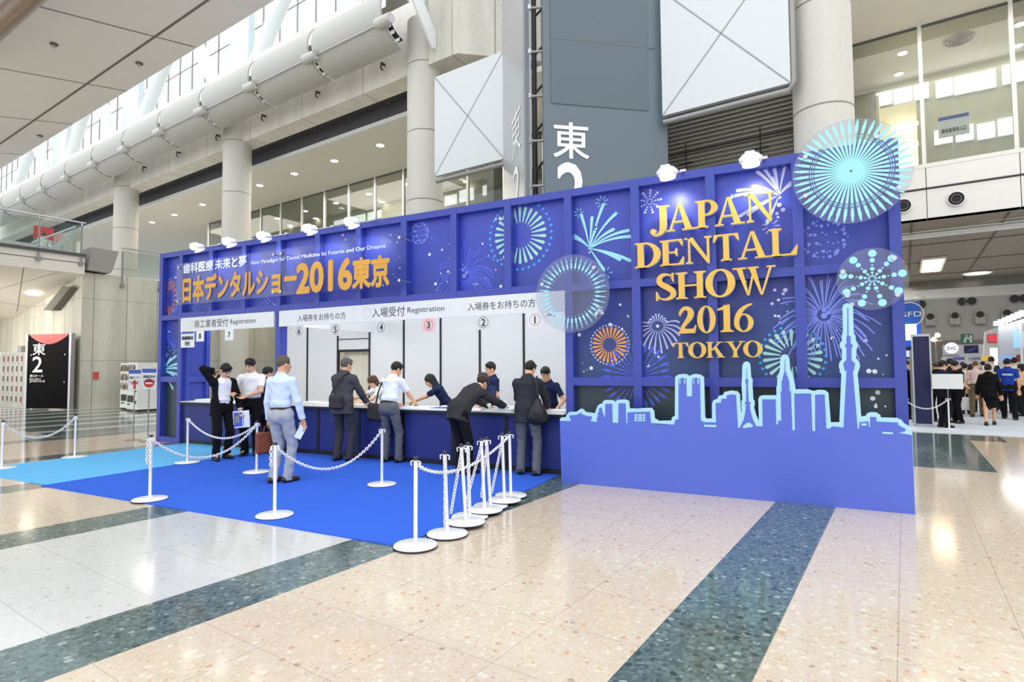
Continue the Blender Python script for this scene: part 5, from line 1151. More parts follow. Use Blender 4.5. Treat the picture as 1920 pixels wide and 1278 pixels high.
def person(lb, loc, rot, h=1.72, lean=0, pitch=8, yaw=0, rh=(.24, .05, .78), lh=(-.24, .05, .78), re=(.5, -.6, -.3), le=(-.5, -.6, -.3), feet=((.1, 0, 6), (-.1, 0, -6)), top=('short', 'f2f3f5'), jacket=None, legs='1c1c20', hair=('short', '17130f'), res=.0062, face=False, skin=None, fem=False, skirt=None, shoes=BLK, opn=False, curl=.5, rd=None, ld=None, py=0.0, belt=True, grp=None, cr=.0095):
    t = thing('person', lb, 'person', loc, grp, 0.0, (0, 0, 0)); t.rotation_euler.z = rot; t.location = Vector(loc); s = h / 1.72; PH[0] += 1.7; ph = PH[0]; skin = skin or SKIN; X = np.array((1., 0, 0))
    l = R_(lean); up = np.array((0, math.sin(l), math.cos(l))); fw = np.array((0, math.cos(l), -math.sin(l)))
    Pv = np.array((0, py - .16 * math.sin(l), .945)); sw = .150 if fem else .172; neck = Pv + up * .50
    SR, SL = Pv + up * .408 + X * sw, Pv + up * .408 - X * sw
    rh = np.array(rh) / s; lh = np.array(lh) / s
    ER, WR = ik(SR, rh, .285, .255, re); EL, WL = ik(SL, lh, .285, .255, le)
    hp = l * .55 + R_(pitch); ya = -R_(yaw); hu = np.array((0, math.sin(hp), math.cos(hp))); hf = np.array((0, math.cos(hp), -math.sin(hp)))
    Ry = np.array(((math.cos(ya), -math.sin(ya), 0), (math.sin(ya), math.cos(ya), 0), (0, 0, 1))); hu, hf = Ry @ hu, Ry @ hf; hr = np.cross(hf, hu); HR = np.stack((hr, hf, hu), 1)
    hc = neck + unit(up + hu) * .135 + hf * .025
    hd = lambda x, y, z: hc + HR @ np.array((x, y, z))
    ank = []; kn = []; hips = []
    for (fx, fy, fa), sg in zip(feet, (1, -1)):
        hj = Pv + np.array((sg * .092, 0, -.045)); f = np.array((math.sin(R_(fa)), math.cos(R_(fa)), 0)); a = np.array((fx, fy - .0, .09)); k, a2 = ik(hj, a, .42, .41, f + np.array((0, .2, 0))); ank.append((np.array((fx, fy, .09)), f)); kn.append(k); hips.append(hj)
    allp = np.array([Pv, neck, ER, EL, WR, WL, hc, kn[0], kn[1], ank[0][0], ank[1][0]]); lo = allp.min(0) - .26; hi = allp.max(0) + .26; lo[2] = -.02
    # ---- body, one continuous surface
    B_ = Fld(lo, hi, res)
    B_.ell(hd(0, -.012, .035), (.072, .09, .09), HR, .02); B_.ell(hd(0, .02, -.035), (.06, .072, .085), HR, .03); B_.ell(hd(0, .052, -.088), (.03, .03, .026), HR, .025)
    B_.cone(hd(0, .086, .012), hd(0, .104, -.026), .009, .014, .012); B_.ell(hd(0, .078, -.062), (.024, .018, .014), HR, .01)
    for sg in (1, -1): B_.ell(hd(sg * .074, -.008, -.012), (.011, .022, .032), HR, .008)
    B_.cone(neck - up * .06, hd(0, -.015, -.05), .056 if not fem else .047, .052 if not fem else .044, .03)
    B_.tor(Pv - up * .06, Pv + up * .40, X, (.118, .078), (.125, .08), .03); [B_.cone(Pv + up * .42, q_, .055, .04, .03) for q_ in (SL, SR)]; B_.cone(Pv + up * .4, neck, .08, .055, .05)
    for S_0, E_0, W_0, dd, sg in ((SR, ER, WR, rd, 1), (SL, EL, WL, ld, -1)):
        B_.cone(S_0, E_0, .046, .037, .03); B_.cone(E_0, W_0, .037, .024, .02)
        d = unit(dd if dd is not None else W_0 - E_0); n = np.cross(d, X * sg); n = unit(n if np.linalg.norm(n) > .2 else np.cross(d, np.array((0, 1., 0)))); sd = np.cross(n, d)
        if sd @ X * sg > 0: sd = -sd
        HRm = np.stack((sd, d, n), 1); pc = W_0 + d * .045; B_.ell(pc, (.04, .052, .015), HRm, .015)
        for q in range(4):
            o = sd * (.031 - .0205 * q); L1 = (.04, .045, .042, .034)[q]; b0 = W_0 + d * .082 + o; c1 = curl * (.7 + .12 * q); d1 = unit(d * math.cos(c1) + n * math.sin(c1)); b1 = b0 + d1 * L1; d2 = unit(d * math.cos(c1 * 2.1) + n * math.sin(c1 * 2.1)); b2 = b1 + d2 * L1 * .85
            B_.cone(b0 - d * .02, b1, cr, cr * .92, .006); B_.cone(b1, b2, cr * .92, cr * .75, .003)
        tb = W_0 + d * .025 + sd * .034; t1 = tb + unit(d * .75 + sd * .6 + n * .3) * .042; B_.cone(tb, t1, .013, .0105, .008); B_.cone(t1, t1 + unit(d + n * .5 + sd * .1) * .03, .0105, .008, .003)
    for (a, f), k, hj in zip(ank, kn, hips):
        B_.cone(hj, k, .075, .05, .04); B_.cone(k, a, .05, .034, .03); B_.cone(a, a + f * .12 + np.array((0, 0, -.055)), .03, .026, .02)
    emit(B_, 'body', t, skin, s)
    # ---- hair
    hm = M('hair_' + hair[1], hair[1], .45, var=.25, scale=60, spec=.4, bump=.4); st = hair[0]; q = max(res, .006)
    Hf = Fld(hc - .34, hc + .2, q); rr = (.083, .102, .1) if st != 'thin' else (.077, .096, .094)
    cuts = [(hd(0, .045, .01), HR @ unit((0, .74, -.67))), (hd(0, 0, -.085), -hu)]
    if st in ('bob', 'long', 'fringe'): cuts = [(hd(0, .062, .01), HR @ unit((0, .86, -.5))), (hd(0, 0, -.1), -hu)]
    Hf.ell(hd(0, -.014, .036), rr, HR, 0, cuts)
    if st in ('bob', 'long'):
        e = -.12 if st == 'bob' else -.24
        for sg in (1, -1): Hf.cone(hd(sg * .066, -.015, .02), hd(sg * .07, -.03, e), .028, .022, .03)
        Hf.cone(hd(0, -.075, .03), hd(0, -.075, e), .05, .045, .04)
    if st == 'bun': Hf.ell(hd(0, -.115, .02), (.04, .035, .04), HR, .02)
    if st in ('short', 'fringe'): Hf.ell(hd(0, .035, .085), (.06, .05, .03), HR, .03, [(hd(0, .09, 0), hf)])
    Hf.wrinkle(.0038, ph); emit(Hf, 'hair', t, hm, s)
    if face:
        for sg in (1, -1):
            b = MB(); c = hd(sg * .029, .0865, .006); b.v = []; e_ = Vector(c)
            b.lathe([(0, -.006), (.009, -.003), (.011, 0), (.009, .003), (0, .006)], EYE, (0, 0), 10); b.v = [tuple(Vector(HR @ np.array(v)) * s + e_ * s) for v in b.v]; b.build('eye', t)
            b = MB(); b.tube([Vector(hd(sg * .014, .09, .024)) * s, Vector(hd(sg * .03, .0895, .03)) * s, Vector(hd(sg * .046, .078, .025)) * s], .0045, hm, 5); b.build('eyebrow', t)
        b = MB(); b.tube([Vector(hd(x, .0915 - abs(x) * .35, -.064)) * s for x in (-.024, -.012, 0, .012, .024)], .0055, LIP, 6); b.build('mouth', t)
    # ---- clothes
    g = max(res, .0085)
    def sleeves(Fc, k, r, cutpad=.0):
        for S_0, E_0, W_0 in ((SR, ER, WR), (SL, EL, WL)):
            if k == 'short':
                d = unit(E_0 - S_0); e = S_0 + d * .2; Fc.cone(S_0, S_0 + d * .3, r[0], r[0] * .92, .03, [(e, d)])
            else:
                d = unit(W_0 - E_0); e = W_0 - d * (.008 + cutpad); Fc.cone(S_0, E_0, r[0], r[1], .03); Fc.cone(E_0, W_0 + d * .1, r[1], r[2], .015, [(e, d)])
    ncut = [(Pv + up * .505 + fw * .02, unit(up * .9 + fw * .42))]
    kind, col = top; Sf = Fld(lo, hi, g); hem = -.14 if kind == 'polo' else .035; wt = (.140, .106) if not fem else (.124, .096)
    Sf.tor(Pv + up * hem, Pv + up * .12, X, wt if kind != 'polo' else (.164, .135), (wt[0] - .002, wt[1]), .03); Sf.tor(Pv + up * .1, Pv + up * .40, X, (wt[0] - .004, wt[1] + .002), (wt[0] + .018, .112 if not fem else .112), .05)
    [Sf.cone(Pv + up * .415, q_, .088, .054, .05) for q_ in (SL, SR)]; Sf.cone(Pv + up * .40, Pv + up * .50, .1, .06, .05)
    sleeves(Sf, 'short' if kind in ('short', 'polo') else 'long', (.058, .05, .041)); Sf.wrinkle(.0032, ph)
    Sf.carve(lambda P: .062 - np.sqrt((((P - neck) - ((P - neck) @ up)[..., None] * up) ** 2).sum(-1)) + np.where((P - neck) @ up > .0, -0.0, .3) * 1 if False else np.full(P.shape[:3], -1.0))
    emit(Sf, 'shirt' if kind != 'polo' else 'polo_shirt', t, cloth(col, .05), s)
    Cf = Fld(neck - .16, neck + .16, .005)                               # collar band, open at the throat
    a0 = neck - up * .03 - fw * .004; a1 = neck + unit(up + hu * .5) * .035 - fw * .004
    Cf.cone(a0, a1, .072, .066, 0, [(a1 - up * .004, up), (a0 + up * .004, -up)])
    ax_ = unit(a1 - a0); Cf.carve(lambda P: np.maximum(.058 - np.linalg.norm((P - a0) - ((P - a0) @ ax_)[..., None] * ax_, axis=-1), np.minimum((P - neck) @ fw - .045, .02 - np.abs((P - neck) @ X)) if not jacket else -1.0))
    emit(Cf, 'collar', t, cloth(col, .05), s)
    if jacket:
        Jf = Fld(lo - .05, hi + .05, g); jl = -.20
        Jf.tor(Pv + np.array((0, 0, 1)) * jl * .9 - fw * .03, Pv + up * .1 - fw * .008, X, (.192, .168), (.170, .136), .04); Jf.tor(Pv + up * .08 - fw * .006, Pv + up * .40 - fw * .006, X, (.166, .132), (.178, .132), .05)
        [Jf.cone(Pv + up * .42 - fw * .006, q_, .104, .066, .05) for q_ in (SL, SR)]; Jf.cone(Pv + up * .40 - fw * .012, Pv + up * .49 - fw * .012, .12, .08, .05); Jf.ell(Pv - fw * .02 + up * .02, (.172, .15, .15), None, .05); sleeves(Jf, 'long', (.067, .06, .051), .018); Jf.wrinkle(.0045, ph)
        nd = np.array((0, 0, 1)) * .7 + up * .3
        Jf.carve(lambda P: .058 - np.sqrt(((np.cross(P - neck, unit(up))) ** 2).sum(-1)) - np.where((P - neck) @ up < -.03, .2, 0))
        Jf.carve(lambda P: np.where((P - Pv) @ fw > .03, np.minimum((P - Pv) @ fw - .03, ((.016 + np.clip(((P - Pv) @ up) * (.17 if not opn else .12) + (.0 if not opn else .075), 0, .1)) - np.abs((P - Pv) @ X + (.0 if not opn else .0)))), -1.0))
        emit(Jf, 'jacket', t, cloth(jacket, .14), s)
    if skirt:
        Kf = Fld(lo, hi, g); Kf.tor(Pv + np.array((0, .02, -.45)), Pv + np.array((0, 0, -.1)), X, (.165, .125), (.17, .125), .03); Kf.tor(Pv + np.array((0, 0, -.12)), Pv + np.array((0, 0, .06)), X, (.17, .125), (.135, .105), .03); Kf.wrinkle(.003, ph); emit(Kf, 'skirt', t, cloth(skirt, .12), s)
    else:
        Tf = Fld(lo, hi, g); Tf.tor(Pv + np.array((0, 0, -.1)), Pv + up * .05, X, (.158, .118), (.146, .108), .03)
        Tf.ell(Pv + np.array((0, -.05, -.06)), (.14, .09, .1), None, .04)
        for (a, f), k, hj in zip(ank, kn, hips):
            c = a + np.array((0, 0, -.055)); Tf.cone(hj, k, .094, .069, .045); Tf.cone(k, c - f * .01, .069, .063, .02, [((0, 0, .028), (0, 0, -1))])
        Tf.wrinkle(.0042, ph + 1); emit(Tf, 'trousers', t, cloth(legs, .12), s)
        if belt and not jacket and kind != 'polo':
            Bf = Fld(Pv - .2, Pv + .2, .007); Bf.tor(Pv + up * .028, Pv + up * .062, X, (.152, .114), (.15, .112), 0); emit(Bf, 'belt', t, BLK, s)
    for (a, f), sg in zip(ank, (1, -1)):
        Ff = Fld(a - np.array((.17, .17, .11)), a + np.array((.24, .24, .1)), .007); e = np.array((a[0], a[1], 0)); sd = np.array((f[1], -f[0], 0))
        Ff.cone(e - f * .055 + (0, 0, .04), e + f * .06 + (0, 0, .036), .04, .042, .02); Ff.cone(e + f * .04 + (0, 0, .034), e + f * .15 + (0, 0, .026), .043, .032, .03); Ff.cone(e - f * .03 + (0, 0, .05), e - f * .01 + (0, 0, .085), .042, .038, .02)
        Ff.carve(lambda P: .001 - P[..., 2]); emit(Ff, 'shoe', t, shoes, s)
    M4 = Matrix.Translation(Vector(loc)) @ Matrix.Rotation(rot, 4, 'Z')
    w = lambda p: M4 @ Vector(np.array(p) * s)
    return dict(t=t, rh=w(WR + unit(rd if rd is not None else WR - ER) * .08), lh=w(WL + unit(ld if ld is not None else WL - EL) * .08), w=w, s=s, P=Pv, up=up, fw=fw, SR=SR, SL=SL, rot=rot)
def bag(name, lb, cat, c, R, hf, r, col, strap=None, sw=.018, extra=None):
    t = thing(name, lb, cat, (c[0], c[1], c[2] - hf[2])); R = np.array(R); m = M('bag_' + col, col, .5, var=.15, scale=10, bump=.2)
    f = Fld(np.array(c) - max(hf) * 1.5 - .03, np.array(c) + max(hf) * 1.5 + .03, .009); f.rbox(c, R, hf, r); (extra(f) if extra else None); f.wrinkle(.003, len(lb))
    o = emit(f, 'bag_body', t, m); o.data.transform(Matrix.Translation((-c[0], -c[1], -(c[2] - hf[2]))))
    b = MB(); f_ = R @ np.array((0, -hf[1], 0)) + np.array(c); u, z = R[:, 0], R[:, 2]; k = -R[:, 1] * .006
    P_ = [f_ + u * a * hf[0] * .8 + z * e * hf[2] for a, e in ((-1, -.75), (1, -.75), (1, .2), (-1, .2))]; b.add([p - k * .3 for p in P_] + [p + k for p in P_], [(0, 1, 2, 3), (4, 5, 6, 7), (0, 4, 5, 1), (1, 5, 6, 2), (2, 6, 7, 3), (3, 7, 4, 0)], m); b.build('flap_pocket', t)
    if strap:
        b = MB(); b.tube([Vector(p) for p in strap], sw / 2, m, 6); b.build('strap', t)
    return t
def Rz3(a, tilt=0): 
    a = np.array(Matrix.Rotation(a, 3, 'Z') @ Matrix.Rotation(tilt, 3, 'Y')); return a
def sheet_in_hand(lb, p, ax, ay, w, h_, m, name='leaflet', cat='leaflet', thick=.004):
    ax = Vector(ax).normalized(); ay = Vector(ay); ay = (ay - ax * ay.dot(ax)).normalized(); n = ax.cross(ay); p = Vector(p); b = MB()
    q = [p + ax * (a * w / 2) + ay * (e * h_) for a, e in ((-1, 0), (1, 0), (1, 1), (-1, 1))]; b.add(q + [v + n * thick for v in q], [(3, 2, 1, 0), (4, 5, 6, 7), (0, 1, 5, 4), (1, 2, 6, 5), (2, 3, 7, 6), (3, 0, 4, 7)], m)
    return b, p, ax, ay, n
CZ = .012
def gp(x, y): return G(x, y, CZ)
# ---- customers
A = person('man in open black jacket and white shirt, one hand behind his bowed head', gp(415, 861), R_(-100), 1.73, 2, 34, -10, rh=(.10, -.12, 1.56), lh=(-.27, .12, .86), re=(.9, .25, .45), le=(-.5, -.5, 0), top=('long', 'f4f5f7'), jacket='17171b', legs='151519', opn=True, face=True, feet=((.11, .03, 14), (-.11, -.04, -12)), hair=('fringe', '0f0d0c'))
Bm = person('man in white short sleeved shirt and black trousers looking down, arm bent across his chest', gp(470, 853), R_(-146), 1.82, 0, 22, 12, rh=(.23, .33, 1.17), lh=(.0, .3, 1.1), re=(.6, -.4, -.5), le=(-.7, .1, -.4), top=('short', 'f6f6f8'), legs='121216', face=True, hair=('short', '1b1512'))
Cm = person('grey haired man in pale blue shirt and grey trousers carrying a brown briefcase', gp(525, 904), R_(9), 1.80, 1, 4, 20, rh=(.30, .12, .80), lh=(-.25, .05, .75), re=(.6, -.5, -.1), top=('long', 'd3e2f5'), legs='a9aeb7', hair=('thin', '5c5148'), feet=((.085, .05, 16), (-.085, -.03, 2)), shoes=M('shoe_brown', '3a2622', .35), skin=SKINB)
Dm = person('grey haired man in charcoal suit with black messenger bag standing at the counter', gp(643, 863), R_(8), 1.80, 5, 8, 20, rh=(.24, .36, .98), lh=(-.16, .36, 1.02), top=('long', 'eef0f2'), jacket='4a4b50', legs='3f4045', hair=('short', '5d5b59'), feet=((.12, .02, 10), (-.11, -.02, -8)))
Em = person('black haired man in white short sleeved shirt and grey trousers leaning at the counter', gp(731, 866), R_(4), 1.75, 16, 16, 22, rh=(.26, .40, .96), lh=(-.16, .44, .97), top=('short', 'e9f0f8'), legs='64676e', hair=('short', '14110f'), feet=((.16, .03, 12), (-.12, .02, -8)), skin=SKINB)
gF = bp(872, 860, 7.42); Fm = person('person in charcoal jacket bending far over the counter, seen from behind', Vector((gF.x, 7.42, CZ)), R_(-16), 1.74, 52, 10, 0, rh=(.2, .66, .98), lh=(-.14, .66, .97), re=(.8, -.1, -.4), le=(-.8, -.1, -.4), top=('long', 'e8eaee'), jacket='3a393c', legs='1b1b1e', hair=('short', '2a1d18'), py=-.02)
Gm = person('man in dark suit jacket and grey trousers with black shoulder bag, nearest the skyline board', gp(990, 890), R_(8), 1.72, 8, 24, 14, rh=(.2, .38, .98), lh=(-.16, .4, .98), top=('long', 'f0f2f4'), jacket='33353c', legs='6a6d75', hair=('short', '16120f'), feet=((.13, .0, 14), (-.13, .04, -10)))
g = bp(494, 850, 7.62); person('person in navy suit partly hidden behind the white shirted man', Vector((g.x, 7.62, CZ)), R_(-8), 1.66, 4, 12, 0, rh=(.2, .36, .98), lh=(-.2, .36, .98), top=('long', 'e8eaee'), jacket='252a40', legs='1f2230')
# ---- clerks behind the counter
def clerk(lb, px, Y, rot, **k):
    g = bp(px, 800, Y); return person(lb, Vector((g.x, Y, 0)), R_(rot), **k)
clerk('brown haired female clerk leaning and reaching across the counter', 722, 9.02, 152, h=1.58, lean=34, pitch=14, le=(-.4, -.1, -.8), rh=(.42, .60, .96), lh=(-.1, .55, .95), top=('short', 'f0f1f4'), legs='22263c', hair=('bob', '4a2d20'), fem=True, face=True)
clerk('female clerk in navy polo with long black hair leaning over forms', 834, 9.05, 118, h=1.62, lean=36, pitch=12, re=(.4, -.1, -.8), le=(-.4, -.1, -.8), rh=(.22, .62, .95), lh=(-.06, .64, .95), top=('polo', '222b4e'), legs='1d2238', hair=('long', '0f0d0d'), fem=True, face=True)
clerk('male clerk in navy polo standing upright beyond the bent customer', 924, 9.35, 140, h=1.72, pitch=12, top=('polo', '222b4e'), legs='1d2238', face=True, rh=(.3, .12, .85), lh=(-.28, .12, .85))
clerk('clerk in navy polo with brown hair bending behind the bent customer', 921, 8.86, 168, h=1.6, lean=26, pitch=16, top=('polo', '2b355c'), legs='1d2238', hair=('long', '2a1a15'), fem=True, face=True, rh=(.2, .5, .97), lh=(-.2, .45, .97))
clerk('dark haired clerk in navy polo mostly hidden behind the last customer', 1032, 9.0, 165, h=1.64, lean=10, pitch=18, top=('polo', '222b4e'), legs='1d2238', face=True, rh=(.24, .4, .98), lh=(-.28, .2, .9))
clerk('clerk with bare arm reaching over the left counter behind the black jacket', 412, 9.0, 165, h=1.66, lean=22, pitch=20, top=('short', 'f2f2f4'), legs='22263c', hair=('short', '15110f'), face=True, rh=(.34, .62, .98), lh=(-.2, .5, .97))
# ---- bags and leaflets held
c = Cm['lh']; R0 = Rz3(R_(15) + R_(60)); bag('briefcase', 'brown leather briefcase hanging from the hand of the man in pale blue', 'bag', (c.x, c.y, c.z - .23), R0, (.19, .045, .15), .03, '7a3d22', [Vector((c.x, c.y, c.z - .09)) + Vector(R0[:, 0]) * a + Vector((0, 0, e)) for a, e in ((-.08, 0), (-.07, .08), (0, .105), (.07, .08), (.08, 0))])
b, p, ax_, ay_, n_ = sheet_in_hand('', Cm['rh'], (.75, .35, -.35), (.35, -.1, -.9), .1, .2, M('pale_leaflet', 'd5e0f2', .6)); tag(b.build('leaflet'), 'pale leaflet held low by the man in pale blue shirt', 'leaflet')
lp = A['lh']; b, p, ax_, ay_, n_ = sheet_in_hand('', lp + Vector((.02, .0, -.24)), (.72, .72, .06), (-.03, 0, 1), .27, .3, PAPER, thick=.012)
t = thing('document_folder', 'white brochure with blue and grey cover held by the man in black jacket', 'brochure', p); b.build('folder', t)
b = MB(); nn_ = -n_ if n_.dot(Vector((1, -1, 0))) < 0 else n_; o_ = nn_ * (.003 if nn_.dot(n_) < 0 else .0155)
qd = lambda a0, a1, e0, e1, m, k: b.add([p + o_ + nn_ * k + ax_ * (a * .27) + ay_ * (e * .3) for a, e in ((a0, e0), (a1, e0), (a1, e1), (a0, e1))], [(0, 1, 2, 3)], m)
qd(-.45, .05, .08, .92, M('cover_blue', '3f5fc8', .5), 0); qd(-.38, -.1, .3, .75, M('cover_grey', '8c8f86', .5), .001); qd(.1, .14, .1, .9, M('cover_blue', '3f5fc8', .5), 0); b.build('cover_print', t)
b, p, ax_, ay_, n_ = sheet_in_hand('', Fm['rh'] + Vector((-.05, -.14, -.02)), (.9, .3, .1), (0, .5, .9), .2, .14, PAPER); tag(b.build('paper_form'), 'white form held under the bending person in the charcoal jacket', 'form')
w = Dm['w']; c = w(Dm['P'] + np.array((.03, -.215, .03))); q = lambda x, y, z: w(Dm['P'] + np.array((x, y, z)))
bag('messenger_bag', 'black messenger bag on the back hip of the man in charcoal suit', 'bag', c, Rz3(R_(10)), (.135, .045, .12), .04, '232327', [q(-.09, -.205, .13), q(-.05, -.18, .24), q(.04, -.155, .38), q(.10, -.10, .475), q(.115, .0, .50), q(.1, .1, .44)], .028)
w = Em['w']; q = lambda x, y, z: w(Em['P'] + np.array((x, y, z))); c = q(-.26, .0, -.12)
bag('shoulder_bag', 'black bag hanging at the left side of the white shirted man', 'bag', c, Rz3(R_(10), R_(8)), (.15, .06, .15), .05, '141416', [q(-.24, -.02, .02), q(-.19, -.03, .2), q(-.165, .03, .36), q(-.13, .10, .455), q(-.11, .2, .44)], .028)
w = Gm['w']; q = lambda x, y, z: w(Gm['P'] + np.array((x, y, z))); c = q(.2, -.13, -.02)
bag('shoulder_bag', 'slouching black bag hanging from the shoulder of the man nearest the skyline board', 'bag', c, Rz3(R_(20), R_(-6)), (.12, .06, .1), .055, '18181b', extra=lambda f: (f.ell(np.array(c) - (0, 0, .07), (.165, .085, .105), Rz3(R_(20)), .06), f.cone(np.array(c) + (0, 0, .02), np.array(q(.2, -.12, .27)), .1, .02, .06)), strap=[q(.22, -.12, .12), q(.2, -.12, .3), q(.16, -.06, .46), q(.14, .05, .5), q(.15, .14, .42)], sw=.034)
# ---- crowd in the hall
def hall(lb, x, y, rot, **k):
    k.setdefault('res', .011); k.setdefault('cr', .012); g = G(x, y, .014); return person(lb, g, R_(rot), **k)
hall('man in navy polo and black trousers facing right behind the blank notice board', 1770, 801, -62, h=1.7, pitch=10, yaw=10, top=('polo', '1d2444'), legs='1b1b1f', rh=(.2, .42, 1.05), lh=(-.2, .4, 1.06), face=True, hair=('fringe', '0e0c0b'), res=.008)
hall('man in black shirt facing left towards the man in navy polo, smiling down', 1797, 793, 118, h=1.7, pitch=16, yaw=-4, top=('long', '15151a'), legs='121215', rh=(.2, .3, 1.05), lh=(-.3, .35, 1.05), face=True, hair=('fringe', '0e0c0b'), res=.008)
hall('woman in black skirt suit walking away into the hall', 1857, 797, -14, h=1.60, pitch=4, top=('long', '111114'), jacket='111114', skirt='111114', fem=True, hair=('bun', '140f0d'), feet=((.08, .22, 3), (-.08, -.2, -3)), res=.008)
bs = hall('man in royal blue polo with white lettering on the back walking away', 1893, 786, -12, h=1.76, pitch=6, top=('polo', '1f3f9a'), legs='141418', hair=('short', '100d0c'), feet=((.12, -.2, 8), (-.1, .2, -4)), res=.008)
b = MB(); w = bs['w']; put_text(b, 'INOBA', lambda a, z: w(bs['P'] + np.array((a, -.137, z))), (-.11, .11, .28, .335), PAPER, .03); b.v = [tuple(bs['t'].matrix_basis.inverted() @ Vector(v)) for v in b.v]; ORG[bs['t']] = Vector((0, 0, 0)); b.build('back_lettering', bs['t'])
pk = hall('balding man in pale pink shirt seen from behind in the hall crowd', 1833, 781, -20, h=1.7, pitch=8, top=('short', 'e8c9c2'), legs='6d6149', hair=('thin', '6b4a3c'), feet=((.1, .16, 5), (-.1, -.16, -5)))
hall('tall man in white shirt with black hair in the middle of the crowd', 1863, 768, -8, h=1.86, top=('long', 'eceef0'), legs='22232a')
cr_ = hall('man in cream shirt with black hair behind the royal blue polo', 1906, 775, -10, h=1.80, top=('short', 'ece9de'), legs='1c1c20')
rd_ = hall('woman with reddish brown hair beside the man in royal blue', 1873, 772, -6, h=1.55, top=('short', 'e6cf9a'), legs='23232a', hair=('bob', '3a1f18'), fem=True)
hall('person with dark curly hair cut by the right frame edge', 1921, 780, 60, h=1.6, top=('short', 'e8b89a'), legs='1c1c20', hair=('bob', '1a1311'), face=True)
hall('man in black suit half hidden behind the navy polo man', 1760, 790, 20, h=1.68, top=('long', 'e8eaee'), jacket='121215', legs='121215', hair=('short', '4d4540'))
hall('dark haired person whose head rises between the two talking men', 1786, 782, 10, h=1.78, top=('short', '20222c'), legs='17171a')
hall('person in white shirt just right of the man in black shirt', 1812, 776, -30, h=1.62, top=('short', 'f0f0f2'), legs='23232a')
hall('long haired woman in beige left of the pink shirt', 1822, 772, -15, h=1.6, top=('short', 'd9cdbb'), legs='2a2a30', hair=('long', '2b1a15'), fem=True)
hall('far dark haired visitor deep in the hall left of the white shirts', 1808, 752, 0, h=1.7, top=('short', '2b2d38'), legs='17171a', res=.014)
hall('far visitor in grey shirt deep in the hall behind the pink shirt', 1846, 752, 10, h=1.72, top=('short', '8d9096'), legs='17171a', res=.014)
hall('far visitor in dark jacket deep in the hall before the red screen', 1879, 752, -5, h=1.7, top=('long', 'e8eaee'), jacket='1b1b20', legs='17171a', res=.014)
g = bp(1700, 780, 20.2); person('man in black suit standing between the booth end and the navy panel', Vector((g.x, 20.2, .014)), R_(-70), h=1.72, pitch=4, top=('long', 'eceef0'), jacket='131316', legs='121215', face=True, res=.009, rh=(.2, .35, 1.0), lh=(-.2, .2, .9))
# white carrier bags among the crowd
for hp_, lb in ((pk['lh'], 'white patterned carrier bag hanging beside the pink shirted man'), (rd_['lh'], 'white carrier bag hanging between the black suit woman and the blue polo man'), (cr_['rh'], 'pale carrier bag at the right of the blue polo man')):
    g = hp_; z = g.z - .36; bag('carrier_bag', lb, 'bag', (g.x, g.y, z), Rz3(R_(-20)), (.17, .05, .2), .03, 'e9e7e2', [Vector((g.x - .06, g.y, z + .18)), Vector((g.x - .03, g.y, z + .35)), Vector((g.x + .03, g.y, z + .35)), Vector((g.x + .06, g.y, z + .18))], .012)
# ---- visitor on the upper balcony
ub = min((abs(pu(79, 438, u_).z - 7.93), u_) for u_ in [-29 - .1 * i for i in range(60)])[1]; q = pu(76, 470, ub); g = Wd(ub, q.y, 6.35)
person('person with dark hair in pale shirt bending forward on the upper balcony', g, R_(-70), h=1.66, lean=12, pitch=24, top=('long', 'eef3f5'), legs='5a5f66', face=True, hair=('short', '17120f'), res=.009, rh=(.2, .4, .95), lh=(-.2, .4, .95))
# ================================================================ EXHIBITION HALL AT THE RIGHT
HW = M('hall_wall_grey', 'a9a9a6', .7); HB = M('hall_soffit_brown', '8d8170', .6, var=.05)
sbox('ceiling_hall', (-3.6, VG + .4, 5.95), (26, 37, 6.3), HB)
q = MB()
for v in (25.5, 30.0, 34.2): q.box((-3, v, 5.93), (26, v + .08, 5.949), M('soffit_groove', '5d5547', .7))
for u in (.3, 2.6, 5.2): q.box((u, 21.5, 5.93), (u + .06, 37, 5.949), M('soffit_groove', '5d5547', .7))
struct(q.build('trim_8', frame=FB, origin=(0, 0, 0)))
sbox('trim_9', (-3.6, 37, 5.05), (26, 37.5, 5.5), M('hall_beam_white', 'dededd', .5)); sbox('trim_11', (-3.6, 37.05, 5.5), (26, 37.5, 6.4), M('hall_beam_metal', '86837e', .25, .6))
sbox('wall_far', (-16, 70, 0), (40, 70.6, 14), HW)
sbox('wall_hall_left', (-16, VG + .5, 0), (-15.6, 70, 14), HW); sbox('wall_hall_right', (39.6, 15, 0), (40, 70, 14), HW)
sbox('ceiling_far', (-16, 37.5, 13.6), (40, 70, 14), M('hall_roof', '9b9a96', .7)); sbox('wall_upper', (-16, 37.3, 6.4), (40, 37.5, 14), HW)
sbox('wall_light_block', (-10, VG - .1, 0), (-3.0, VG + .3, 7.5), HW)  # hidden wall added behind the booth to shut out stray light
b = MB(); b.box((-1.6, 16.75, 0), (30, 60, .014), M('pale_grey_carpet', 'c9d2dc', .9, var=.08, scale=60)); tag(b.build('grey_carpet', frame=FB), 'pale grey carpet covering the exhibition hall floor at the right', 'carpet')
